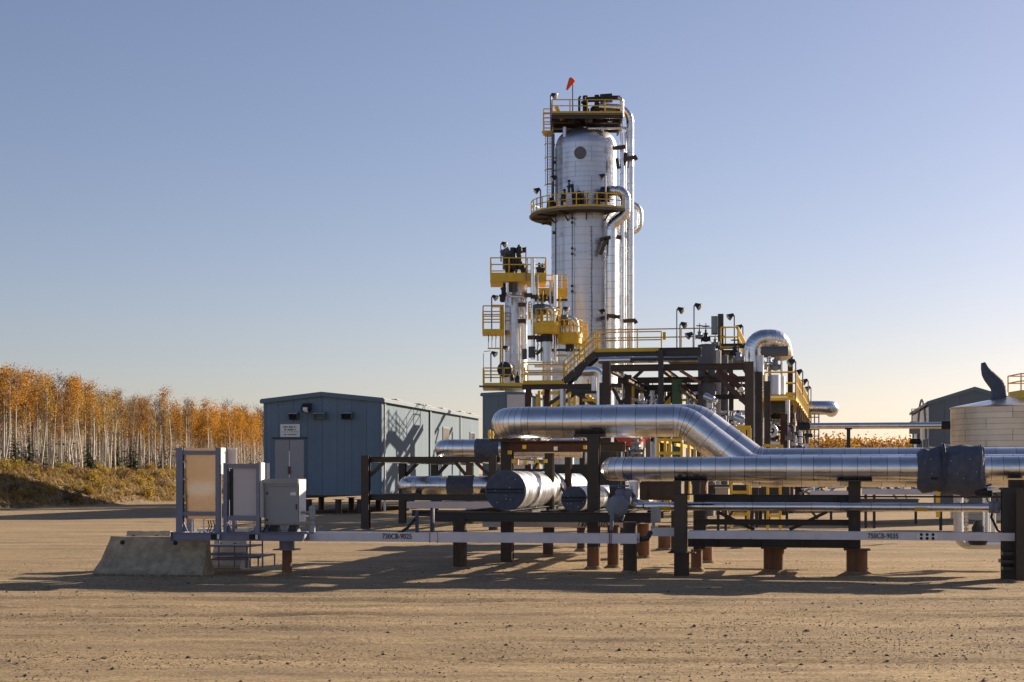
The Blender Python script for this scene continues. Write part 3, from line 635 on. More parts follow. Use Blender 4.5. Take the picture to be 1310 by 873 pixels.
# steps behind the barrier
def steps():
    o = thing('access_steps', 'low galvanised tube steps standing under the skid', 'steps', G(298, 29.6)); c = 29.7
    def bar(x0, y0, x1, y1, dv=0, r=.016): MB().tube([P(x0, y0, c)+V*dv, P(x1, y1, c)+V*dv], r, 7).build('tube', GALV, o)
    for dv in (0, .7):
        bar(263, 691, 263, 729, dv); bar(300, 699, 300, 729, dv); bar(320, 692, 320, 727, dv); bar(336, 711, 336, 727, dv); bar(314.5, 711, 314.5, 727, dv); bar(258, 716, 318, 716, dv)
    for x0, x1, y in ((262, 320, 699), (300, 337, 711.5), (258, 300, 710)):
        a, b = P(x0, y, c), P(x1, y, c); MB().obox((a+b)/2+V*.35, U*((b-a).length/2), V*.36, Z*.016).build('tread', GALV, o)
steps()
p = pile(361, 373.5, 702, 29.3, 'rusty pile with a grey cap under the right end of the skid', None)
b = G(367, 29.3); MB().lathe(b, [(.145, P(367, 703, 29.3).z), (.145, sk_zb-.004)], 20).build('pile_cap', GALV, p)
MB().obox(b+Z*(P(367, 703, 29.3).z), U*.21, V*.21, Z*.012).build('flange_plate', GALV, p)
# ================================================================== CABLE TRAYS
def tray(px0, px1, c, zc, h, label, d=.45, m=None, cables=True, seg=5, name='cable_tray', words=None, bolts=None):
    m = m or GALVL; u0, v0 = uv(G(px0, c)); u1 = uv(G(px1, c))[0]
    o = thing(name, label, 'cable tray', S(u0, v0, zc-h/2), 'white cable trays')
    for k in range(seg):
        a = u0+(u1-u0)*k/seg+.004; b = u0+(u1-u0)*(k+1)/seg-.004
        MB().sbox(a, b, v0, v0+.006, zc-h/2, zc+h/2).sbox(a, b, v0+.006, v0+.04, zc+h/2-.006, zc+h/2).sbox(a, b, v0+.006, v0+.04, zc-h/2, zc-h/2+.006).build('side_rail', m, o)
        MB().sbox(a, b, v0+d, v0+d+.006, zc-h/2, zc+h/2).build('rear_rail', m, o)
        if k: MB().sbox(a-.11, a+.10, v0-.008, v0-.003, zc-h/2+.02, zc+h/2-.02).build('splice_plate', m, o)
    r = MB(); n = int((u1-u0)/.3)
    for i in range(n): x = u0+(u1-u0)*(i+.5)/n; r.sbox(x-.02, x+.02, v0+.042, v0+d-.002, zc-h/2+.012, zc-h/2+.03)
    r.build('rungs', m, o)['kind'] = 'stuff'
    if cables:
        for i in range(4): MB().tube([S(u0+.02, v0+.1+i*.09, zc-h/2+.06), S(u1-.02, v0+.1+i*.09, zc-h/2+.06)], .022, 6).build('cable', RUBBER, o)
    if words: text(o, words[0], S(uv(G(words[1], c))[0], v0-.012, zc+words[3]), words[2])
    return o, v0
t, tv = tray(389, 815, 28.9, .765, .175, 'long white cable tray marked 730CB-9025 running right from the skid', words=('730CB-9025', 489, .135, .012))
for px in (555.5,): 
    u = uv(G(px, 28.9))[0]; MB().sbox(u-.09, u-.075, tv-.012, tv-.002, .66, .87).build('expansion_clip', INKG, t); MB().sbox(u+.06, u+.07, tv-.012, tv-.002, .66, .87).build('expansion_clip', INKG, t)
u = uv(G(780, 28.9))[0]; MB().sbox(u-.012, u, tv-.014, tv-.002, .60, .95).build('hanger_strap', DARK, t); MB().sbox(u+.02, u+.032, tv-.014, tv-.002, .60, .95).build('hanger_strap', DARK, t)
t2, tv2 = tray(879, 1302, 30.2, .80, .145, 'long grey cable tray marked 750CB-9035 in front of the right pipe support', words=('750CB-9035', 1110, .130, 0))
pl0, pl1 = uv(G(1173, 30.2))[0], uv(G(1199, 30.2))[0]; MB().sbox(pl0, pl1, tv2-.014, tv2-.009, .735, .865).build('joint_plate', WHITE, t2)
for px in (1178.5, 1186, 1193.5):
    for z in (.765, .835): MB().lathe(S(uv(G(px, 30.2))[0], tv2-.014, z), [(.028, 0), (.028, .012), (.012, .016)], 8, -V).build('bolt', INK, t2)
tray(834, 866, 30.6, .83, .15, 'short white cable tray stub behind the tall front column', seg=1, cables=False)
tray(617, 800, 36.5, .80, .16, 'pale cable tray behind the vessel skid, its lettering cut by a column', m=MAUVE, words=('730CB-9025', 738.5, .17, .0), seg=3)
tray(520, 645, 50, .98, .22, 'flat grey cable tray on the ground side of the left pipe rack', m=MAUVE, seg=2)
tray(1036, 1100, 60, 1.28, .20, 'pale cable tray far behind the right support, left of its end column', seg=2)
tray(1103, 1200, 58, 1.36, .20, 'pale cable tray far behind the right support, below the slate blanket', seg=2)
tray(1125, 1185, 64, 1.60, .14, 'upper pale cable tray far behind the right support', seg=2)
# conduits hanging over the left tray
def hanging_conduits():
    o = thing('conduit_drop', 'black conduits bending down onto the white cable tray', 'conduit', P(540, 683, 29.3))
    MB().tube([P(553, 652, 30), P(553, 684, 29.1)], .045, 8).build('post', STEEL2, o); MB().tube([P(533.5, 655, 30), P(533.5, 684, 29.1)], .035, 8).build('post', STEEL2, o)
    pts = [P(505, 684, 29.1), P(513, 681, 29.2), P(521, 676, 29.4), P(527, 669, 29.6), P(532, 663, 29.8), P(534, 656, 30)]
    MB().tube(pts, .03, 8).build('flexible_hose', RUBBER, o)
    MB().tube([P(530, 655.5, 30), P(560, 654.5, 30)], .03, 8).build('header', STEEL2, o)
hanging_conduits()
# ================================================================== RIGHT FRONT PIPE SUPPORT
def frame(name, label, loc, group=None, cat='steel frame'): return thing(name, label, cat, loc, group)
def col(o, px, py0, py1, c, wpx, m=None, name='column', hh=None):
    a, b = P(px, py1, c), P(px, py0, c); w_ = wpx/sc(px, c); return MB().ibeam(a, b, w_, hh or w_, w_*.08, V).build(name, m or BLACK, o)
def bm(o, px0, px1, py0, py1, c, m=None, name='beam', w_=None, c1=None):
    c1 = c if c1 is None else c1; y = (py0+py1)/2; a = P(px0, y, c); b = P(px1, y, c1)
    if c1 == c: b.z = a.z = P((px0+px1)/2, y, c).z
    h = (py1-py0)/sc((px0+px1)/2, (c+c1)/2); return MB().ibeam(a, b, w_ or h*.8, h, h*.09).build(name, m or BLACK, o)
def brace(o, x0, y0, x1, y1, c, wpx=4, m=None, c1=None):
    a, b = P(x0, y0, c), P(x1, y1, c if c1 is None else c1); w_ = wpx/sc(x0, c); return MB().ibeam(a, b, w_, w_, w_*.12, V).build('brace', m or BLACK, o)
rf = frame('pipe_support_frame', 'dark braced pipe support carrying the low silver pipe on the right', G(980, 31.5))
col(rf, 871, 633, 707, 30.4, 16, BLACK); col(rf, 872, 707.5, 737, 30.4, 18, PILED, 'column_base')
p = P(873, 707, 30.4); MB().obox(p, U*.26, V*.17, Z*.012).build('base_flange', PILED, rf)
p = P(885, 632.5, 30.6); MB().obox(p, U*.40, V*.18, Z*.012).build('cap_plate', RUSTC, rf)
for x0, x1, mm in ((866, 871, BLACK), (876, 880, PILE), (886, 894, BLACK), (897, 903, PILE)): MB().bar(P((x0+x1)/2, 631.8, 31.3), P((x0+x1)/2, 616, 31.3), (x1-x0)/65, .25).build('saddle_stub', mm, rf)
MB().obox(P(884, 615.3, 31.5), U*.32, V*.2, Z*.014).build('saddle_plate', BLACK, rf)
col(rf, 895, 633, 703, 32.6, 15, STEEL2)
col(rf, 1093, 616, 702, 31.6, 15, BLACK); MB().obox(P(1093, 615.2, 31.5), U*.33, V*.2, Z*.016).build('saddle_plate', BLACK, rf)
bm(rf, 889, 1086, 633, 643, 31.8, STEEL2); bm(rf, 889, 1086, 664.5, 672, 31.8, BLACK); bm(rf, 880, 1090, 688, 700.5, 31.5, STEEL2)
bm(rf, 889, 1086, 634, 642, 34.4, STEEL2); bm(rf, 889, 1086, 690, 698, 34.4, STEEL2)
for px in (900, 990, 1086): MB().ibeam(P(px, 693, 31.7), P(px, 693, 31.7)+V*2.4, .14, .14).build('cross_beam', STEEL2, rf)
brace(rf, 918, 655, 965, 678, 31.9); brace(rf, 1058, 655, 1010, 678, 31.9)
brace(rf, 945, 644, 930, 664, 34.3, 3); brace(rf, 1030, 644, 1046, 664, 34.3, 3)
GP = 'rusty piles under the right pipe support'
pile(977, 1003, 702, 31.9, 'wide rusty pile under the middle of the right pipe support', GP, cap=(974, 1006))
pile(1083, 1109.5, 704, 31.5, 'wide rusty pile under the right end column of the pipe support', GP, cap=(1079, 1112))
pile(884, 898.5, 703, 32.3, 'rusty pile just right of the tall front column', GP)
pile(897.5, 912, 700, 35.2, 'rusty pile in the second row behind the tall front column', GP)
pile(938, 949, 697, 43, 'first of three small far piles seen under the right support', GP); pile(921, 931, 697, 46, 'second of three small far piles seen under the right support', GP)
pile(955, 964, 697, 50, 'third of three small far piles seen under the right support', GP)
pile(842, 860, 672, 41, 'far rusty pile between the two cable trays', GP)
bo_ = MB()
for dx in (-.2, .2):
    for dv in (-.1, .1): q = P(873, 707, 30.4)+U*dx+V*dv; bo_.lathe(q, [(.02, 0), (.02, .05), (.01, .055)], 6)
bo_.build('flange_bolts', PILED, rf)['kind'] = 'stuff'
for px in (905, 960, 1015, 1070): 
    a_ = P(px, 638, 31.72); MB().obox(a_, U*.012, V*.05, Z*.065).build('stiffener_plate', BLACK, rf); a_ = P(px+12, 694, 31.42); MB().obox(a_, U*.012, V*.05, Z*.085).build('stiffener_plate', BLACK, rf)
MB().obox(P(871.5, 685, 30.27), U*.07, V*.01, Z*.12).build('weld_plate', BLACK, rf); MB().obox(P(1093, 668, 31.48), U*.05, V*.01, Z*.08).build('weld_plate', BLACK, rf)
# right edge column block
re = frame('pipe_support_column', 'dark twin-column pipe support cut by the right edge of the picture', G(1300, 30.2))
col(re, 1290, 627, 742, 30.6, 17, STEEL2); col(re, 1307, 627, 743, 30.0, 15, BLACK); col(re, 1322, 627, 742, 30.8, 12, STEEL2)
MB().obox(P(1306, 625.5, 30.9), U*.36, V*.28, Z*.02).build('cap_plate', BLACK, re); MB().bar(P(1300, 625, 31.2), P(1300, 614, 31.2), .26, .3).build('saddle', PILED, re)
for y in (708, 718, 727): MB().obox(P(1294, y, 30.3), U*(.17 if y != 718 else .21), V*.2, Z*.03).build('flange', STEEL2, re)
bm(re, 1284, 1330, 660, 668, 30.9, STEEL2); MB().tube([P(1272, 646, 31.4), P(1268, 662, 31.3), P(1276, 678, 31.2), P(1284, 684, 31.1)], .025, 7).build('cable', RUBBER, re)
# low silver pipe with an elbow turning away at its left end
cF = 31.5; zF = EYE+(HZ-600)/(F/rowY(1000, cF)); rF = .238
uE, vF = uv(G(780, cF)); uR = uv(G(1420, cF))[0]
fp = thing('insulated_pipe', 'low silver clad pipe resting on the right pipe support, its left end turning away', 'pipe', S(uE, vF, zF), 'silver clad pipes')
clad(fp, [S(uR, vF, zF), S(uE, vF, zF), S(uE, vF+5.5, zF)], rF, .46, .275, 15)
br = thing('branch_pipe', 'short pale vertical branch dropping from the left end of the low silver pipe', 'pipe', P(811, 614, cF+.1))
MB().tube([P(811, 612, cF+.05), P(811, 648, cF+.05)], .11, 16).build('pipe_wall', ALU2, br); MB().lathe(P(811, 613, cF+.05), [(.14, -.06), (.14, .03)], 16).build('collar', ALU, br)
MB().lathe(P(811, 646, cF+.05), [(.15, -.04), (.15, .05)], 16).build('flange', GREYV, br)
# blanket over the valve on it
def blanket(o, name, x0, x1, r, m, n=40, k=18, amp=.05, seed=1, taper=(.9, .95)):
    rnd = random.Random(seed); a = uv(G(x0, cF))[0]; b = uv(G(x1, cF))[0]; vs = []; fs = []
    ph = [rnd.uniform(0, 6.28) for _ in range(12)]
    for i in range(k+1):
        t = i/k; e = 1-(1-taper[0])*max(0, 1-t*6)-(1-taper[1])*max(0, 1-(1-t)*6)
        for j in range(n):
            q = 2*math.pi*j/n
            w1 = amp*(math.sin(3*q+ph[0]+4*t)*.35+math.sin(7*q+ph[1]-5*t)*.22+math.sin(11*t+ph[2]+2*q)*.3+math.sin(17*q+ph[3]+9*t)*.10+rnd.uniform(-.12, .12))
            sag = .05*max(0, -math.sin(q))
            rr = r*e*(1+w1)+sag
            vs.append(S(a+(b-a)*t, vF+math.cos(q)*rr, zF+math.sin(q)*rr))
    fs = [(i*n+j, i*n+(j+1) % n, (i+1)*n+(j+1) % n, (i+1)*n+j) for i in range(k) for j in range(n)]+[tuple(range(n))[::-1], tuple(k*n+j for j in range(n))]
    return MB().add(vs, fs).build(name, m, o, ang=60)
bl = thing('valve_blanket', 'dark slate quilted insulation blanket wrapped round a valve on the low silver pipe', 'insulation blanket', S(uv(G(1215, cF))[0], vF, zF-.45))
blanket(bl, 'blanket_wrap', 1173.5, 1206, .405, FAB, amp=.10, seed=2, taper=(.80, .99)); blanket(bl, 'blanket_wrap', 1205, 1257, .455, FAB, amp=.10, seed=5, taper=(.96, .93))
for x, rr, mm in ((1206, .47, FAB), (1253, .44, FABL)):
    u = uv(G(x, cF))[0]; MB().lathe(S(u, vF, zF), [(rr*1.0, -.03), (rr*1.06, -.02), (rr*1.02, 0), (rr*1.07, .02), (rr, .03)], 40, U, .022).build('tie_cord', mm, bl)
for x, y in ((1181, 592), (1190, 606), (1214, 590), (1238, 588), (1246, 604), (1222, 606), (1189, 588), (1230, 612)):
    q = P(x, y, cF); dz = q.z-zF; rr = (.405 if x < 1205 else .455)*1.03; dv = math.sqrt(max(0, rr*rr-dz*dz)); MB().lathe(S(uv(q)[0], vF-dv-.01, q.z), [(.009, 0), (.007, .008), (.001, .01)], 8, -V).build('lacing_button', WHITE, bl)
u = uv(G(1183, cF))[0]; q = P(1193, 612, cF); MB().obox(S(uv(q)[0], vF-.40, q.z), U*.06, V*.012, Z*.025).build('strap_patch', INK, bl)
# frilled blanket end and small drain valves under the pipe
dv_ = thing('drain_valve', 'small grey drain valve hanging under the blanket end', 'valve', P(1259, 614, 31.4))
MB().tube([P(1259, 614, 31.4), P(1259, 629, 31.4)], .045, 10).build('pipe_stub', GREYV, dv_); MB().lathe(P(1256, 630, 31.3), [(.03, -.12), (.09, -.1), (.09, .1), (.03, .12)], 12, U).build('valve_body', DARK, dv_); MB().lathe(P(1264, 632, 31.3), [(.03, -.08), (.07, -.07), (.07, .07), (.03, .08)], 12, U).build('valve_cap', DARK, dv_)
MB().tube([P(1262, 622, 31.3), P(1268, 620, 31.2)], .02, 6).build('lever', BLUEW, dv_)
# thin silver pipe below
cT = 30.9; tp = thing('small_pipe', 'thin silver pipe with yellow bands running below the low silver pipe', 'pipe', P(825, 647.5, cT), 'silver clad pipes')
zT = 1.9-38.4/(F/rowY(1000, cT)); uT0, vT = uv(G(824, cT)); uT1 = uv(G(1420, cT))[0]
clad(tp, [S(uT1, vT, zT), S(uT0, vT, zT)], .083, .2, .55, 15, n=16, gap=.006)
MB().tube([S(uT0, vT, zT), S(uT0-.12, vT+.05, zT)], [.06, .075], 12).build('pipe_end', ALU, tp)
for x in (850, 1178): u = uv(G(x, cT))[0]; MB().add([S(u-.115+.23*i, vT-.0865*math.cos(a), zT+.0865*math.sin(a)) for i in (0, 1) for a in (-.95, -.6, -.3, 0)], [(j, j+4, j+5, j+1) for j in range(3)]).build('yellow_band', YEL, tp)
u = uv(G(1272, cT))[0]
for k, du in enumerate((-.05, .05, .17)): MB().lathe(S(u+du, vT, zT), [(.05, -.06), (.105, -.05), (.12, 0), (.105, .05), (.05, .06)], 14, U, .06).build('wrap_joint', FABL, tp)
# rod with a ring handwheel
rd = thing('valve_rod', 'thin black rod ending in a ring handwheel behind the thin pipe', 'valve', P(1190, 636, 32.2)); MB().tube([P(1075, 635.5, 32.2), P(1284, 636, 32.2)], .018, 6).build('rod', RUBBER, rd)
c_ = P(1269.5, 637.5, 31.9); MB().tube([c_+(U*math.cos(i*.3927)+Z*math.sin(i*.3927))*.10 for i in range(17)], .014, 6, False).build('handwheel', DARK, rd)
# piping loop behind, right
lp = thing('pipe_loop', 'weathered grey piping loop standing behind the right cable tray', 'pipe', G(1255, 34.5))
pipe(lp, [P(1226, 628, 34.4), P(1226, 697, 34.4), P(1330, 697, 34.4)], .10, .22, ALU2); pipe(lp, [P(1262, 688, 34.6), P(1262, 625, 34.6), P(1330, 624, 34.6)], .085, .2, ALU2)
MB().tube([P(1271, 648, 34.4), P(1271, 690, 34.4)], .05, 10).build('riser', WHITE, lp)
lc = MB()
for i in range(12): y = 630+i*5.2; lc.obox(P(1236, y, 34.2), U*.045, V*.02, Z*.028)
lc.build('perforated_strut', MAUVE, lp); MB().bar(P(1236, 628, 34.25), P(1236, 693, 34.25), .035, .035).build('strut', MAUVE, lp)
MB().lathe(P(1251, 690, 34.1), [(.16, -.12), (.22, 0), (.16, .12), (.05, .18)], 14).build('pump_body', DARK, lp); MB().lathe(P(1251, 676, 34.1), [(.10, -.2), (.13, 0), (.05, .16)], 12).build('pump_head', DARK, lp)
MB().sbox(*(lambda a, b: (a[0], b[0]))(uv(G(1232, 34.3)), uv(G(1242, 34.3))), uv(G(1236, 34.3))[1], uv(G(1236, 34.3))[1]+.3, .45, .52).build('foot', MAUVE, lp)
# ================================================================== HIGH PIPES A AND B
def drop_pipe(label, c, xl, yt, x_b, yb, x_e, r, seg):
    s0 = sc(700, c); zt = EYE+(HZ-yt)/sc(760, c); zb = EYE+(HZ-yb)/sc(1050, c)
    ul, v0 = uv(G(xl, c)); ub = uv(G(x_b, c))[0]; ue = uv(G(x_e, c))[0]; ur = uv(G(1430, c))[0]
    o = thing('insulated_pipe', label, 'pipe', S(ul+r, v0, zt), 'silver clad pipes')
    clad(o, [S(ur, v0, zb), S(ue, v0, zb), S(ub, v0, zt), S(ul+r, v0, zt), S(ul+r, v0+5, zt)], r, .62, seg, 9, n=30)
drop_pipe('large silver clad pipe stepping down at an elbow, in front of its twin', 32.9, 622, 540, 876, 602.5, 959, .325, .40)
drop_pipe('large silver clad pipe stepping down behind its twin', 35.2, 699, 537, 893, 592.5, 969, .325, .40)
hf = frame('pipe_support_frame', 'dark steel frame under the two large silver pipes', G(700, 33))
col(hf, 759.5, 559, 728, 32.5, 15, BLACK); col(hf, 649, 565, 719, 34.6, 14.5, BLACK)
MB().obox(P(755, 557.5, 32.7), U*.32, V*.16, Z*.03).build('saddle', BLACK, hf); MB().obox(P(649, 563.5, 34.2), U*.34, V*.25, Z*.03).build('saddle', BLACK, hf)
bm(hf, 652, 752, 564, 578.5, 34.0, RUSTC); bm(hf, 655, 800, 566, 578, 37, BLACK)
col(hf, 785, 578, 722, 36.6, 10, STEEL2); col(hf, 703, 580, 690, 37, 11, BLACK); col(hf, 790, 578, 655, 40, 9, BLACK); col(hf, 727, 585, 640, 39, 8, BLACK)
brace(hf, 727, 640, 700, 590, 38, 3); brace(hf, 660, 640, 690, 588, 38, 3); bm(hf, 655, 790, 600, 606, 39, STEEL2)
for x, y in ((671, 572), (711, 574), (748.5, 572.5), (652, 579), (657, 590), (672, 592), (698, 590), (687, 590)):
    MB().obox(P(x, y, 32.2 if x > 750 else 33.7), U*.035, V*.05, Z*.04).build('yellow_tag', YEL if x != 711 else WHITE, hf)
MB().obox(P(660, 591.5, 34.2), U*.055, V*.04, Z*.06).build('orange_tag', mat('orange_tag_paint', (.62, .30, .12), .5), hf)
GQ = 'dark piles under the left pipe supports'
pile(797, 815, 668, 30.9, 'dark square-looking pile below the right end of the vessel skid', GQ, PILED)
pile(751.5, 768, 700, 32.4, 'rusty pile footing of the tall column beside the small vessel', GQ)
pile(777, 792.5, 672, 32.9, 'rusty pile between the tall column and the dark pile', GQ); pile(641, 656.5, 668, 34.7, 'dark pile below the large vessel end', GQ, PILED)
pile(694.5, 708, 668, 37, 'dark pile below the middle of the large vessel', GQ, PILED); pile(738, 749, 668, 40.3, 'small dark pile below the small vessel', GQ, PILED)
pile(579.5, 597.5, 664, 31.6, 'square-edged rusty pile under the left end of the vessel skid', GQ, PILED); pile(816, 832, 670, 37, 'rusty pile below the gap between the two cable trays', GQ)
# ================================================================== EXCHANGERS ON THEIR SKID
sk = frame('vessel_skid', 'black steel skid beams carrying the two horizontal vessels', G(690, 33))
bm(sk, 553, 842, 655.5, 668, 31.6, STEEL2); bm(sk, 527, 700, 653, 661, 36, STEEL2); bm(sk, 700, 835, 652, 660, 35.5, STEEL2)
for px in (588, 648, 705, 760, 805): MB().ibeam(P(px, 658, 31.8), P(px, 658, 31.8)+V*8, .14, .15).build('cross_beam', STEEL2, sk)
MB().sbox(*sorted((uv(G(838, 31.6))[0], uv(G(842, 31.6))[0])), uv(G(838, 31.6))[1]-.1, uv(G(838, 31.6))[1]+.1, 1.0, 1.16).build('end_plate', GREYV, sk)
def vessel(px, py, Yc, r, L, label, seg, seed):
    p = P(px, py, Yc); o = thing('horizontal_vessel', label, 'vessel', p-Z*r, 'horizontal vessels on the black skid'); rnd = random.Random(seed)
    clad(o, [p, p+V*L], r, .5, seg, 15, ALU2, n=30, cap0=False)
    hd = MB().lathe(p, [(r*1.012, .0), (r*1.03, -.02), (r*1.03, -.10), (r*.97, -.12), (.001, -.13)], 32, V).build('end_cover', FAB, o)
    MB().bar(p-U*r*.97-V*.135+Z*.03, p+U*r*.97-V*.135+Z*.03, .02, .035).build('cover_seam', INK, o)
    MB().bar(p-U*r*.97-V*.135-Z*.04, p+U*r*.97-V*.135-Z*.04, .02, .02).build('cover_seam', INK, o)
    for i in range(7):
        a = rnd.uniform(0, 6.28); q = r*rnd.uniform(.25, .85); MB().lathe(p+U*math.cos(a)*q+Z*math.sin(a)*q-V*.13, [(.013, 0), (.002, .014)], 6, -V).build('lacing_button', WHITE, o)
    for d in (1.2, L*.75): MB().bar(p+V*d-Z*r*.9, p+V*d-Z*(r+.25), r*1.3, .15, V).build('saddle', STEEL2, o)
    return o
vessel(648, 628, 33.2, .425, 9.5, 'large silver horizontal vessel with a slate fabric end cover', .42, 1)
vessel(735, 638.5, 32.8, .262, 5.5, 'small silver horizontal vessel with a slate fabric end cover beside the tall column', .45, 2)
# wrapped valve with blue wheel
wv = thing('wrapped_valve', 'valve lagged in grey blankets with a blue handwheel left of the front column', 'valve', P(796, 668, 31.1))
for (x, y, c, r0, hgt, ax, sd, mm) in ((790, 648, 30.9, .21, .36, -V, 3, FABL), (800, 636, 31.3, .12, .34, Z, 4, FABL), (806, 640, 31.6, .17, .40, V, 5, FAB), (793, 632, 31.2, .085, .22, Z, 7, FABL)):
    MB().lathe(P(x, y, c)-ax*hgt/2, [(r0*.5, 0), (r0*.95, .03), (r0*1.05, hgt*.3), (r0, hgt*.5), (r0*1.06, hgt*.7), (r0*.92, hgt-.03), (r0*.45, hgt)], 22, ax, .05).build('blanket_wrap', mm, wv, ang=60)
c_ = P(792.5, 622, 31.2); MB().tube([c_+(U*math.cos(i*.3927)+V*math.sin(i*.3927))*.17 for i in range(17)], .018, 6, False).bar(c_-U*.17, c_+U*.17, .03, .02).bar(c_-V*.17, c_+V*.17, .03, .02).build('handwheel', BLUEW, wv)
MB().tube([c_-Z*.15, c_+Z*.05], .02, 6).build('stem', DARK, wv); MB().bar(P(783, 657, 30.7), P(782, 679, 30.7), .07, .03).build('loose_strap', FABL, wv)
MB().lathe(P(791, 660, 31), [(.09, -.1), (.13, 0), (.09, .1)], 14, Z).build('drain_wrap', FAB, wv); MB().tube([P(812, 643, 31.3), P(828, 648, 31)], [.1, .07], 12).build('pipe_stub', ALU2, wv)
# small levers on the tray end
le = thing('junction_box', 'small grey junction box with cable glands at the end of the left tray', 'junction box', P(838, 668, 30.6)); MB().obox(P(839, 659, 30.4), U*.09, V*.06, Z*.15).build('box_body', GREYV, le); MB().obox(P(836, 670, 30.4), U*.03, V*.03, Z*.08).build('gland', GREYV, le); MB().tube([P(818, 690, 29.4), P(828, 689, 29.6), P(832, 682, 30)], .05, 8).build('cable', RUBBER, le)
# ================================================================== LEFT PIPE RACK
lr = frame('pipe_rack', 'dark braced steel pipe rack in front of the left building', G(520, 57))
for px, c, y0 in ((468, 54.8, 583), (631, 54.8, 583), (515, 61.5, 586), (556, 68, 588), (601, 61.5, 586)):
    col(lr, px, y0, 609+1.9*sc(px, c), c, 10 if c < 60 else 8.5, BLACK)
bm(lr, 463, 640, 584.5, 591.5, 54.9, BLACK); bm(lr, 463, 640, 632.5, 640.5, 54.9, STEEL2); bm(lr, 512, 620, 587, 592, 61.6, BLACK); bm(lr, 512, 620, 629, 636, 61.6, STEEL2)
for px, y in ((468, 588), (515, 589), (601, 589), (631, 588), (468, 636.5), (515, 635), (601, 635)): MB().ibeam(P(px, y, 55), P(px, y, 55)+V*12, .2, .2).build('cross_beam', STEEL2, lr)
brace(lr, 473, 609, 491, 592, 54.9, 4); brace(lr, 627, 609, 609, 592, 54.9, 4); brace(lr, 519, 609, 535, 592, 61.6, 4); brace(lr, 558, 609, 574, 592, 66, 4); brace(lr, 597, 609, 583, 592, 61.6, 4)
def wrapped_pipe(label, xl, xr, y, c, r, w0, w1):
    ul, v0 = uv(G(xl, c)); z = EYE+(HZ-y)/sc((xl+xr)/2, c); ur = uv(G(xr, c))[0]
    o = thing('insulated_pipe', label, 'pipe', S(ul, v0, z-r), 'silver clad pipes')
    clad(o, [S(ur, v0, z), S(ul+r, v0, z), S(ul+r, v0+6, z)], r, .5, .45, 13, n=24)
    a, b = uv(G(w0, c))[0], uv(G(w1, c))[0]; n = 9
    MB().lathe(S(a, v0, z), [(r*.98, 0), (r*1.07, .03)]+[(r*(1.07+.015*math.sin(i*2.1)), (b-a)*i/n) for i in range(1, n)]+[(r*1.07, b-a-.03), (r*.98, b-a)], 26, U, .008).build('blanket_wrap', FAB, o, ang=60)
wrapped_pipe('silver pipe with a slate blanket on top of the left rack', 553, 745, 574, 57.5, .345, 608.5, 640)
wrapped_pipe('silver pipe with a slate blanket on the lower level of the left rack', 506, 700, 621.5, 57.5, .355, 573, 608)
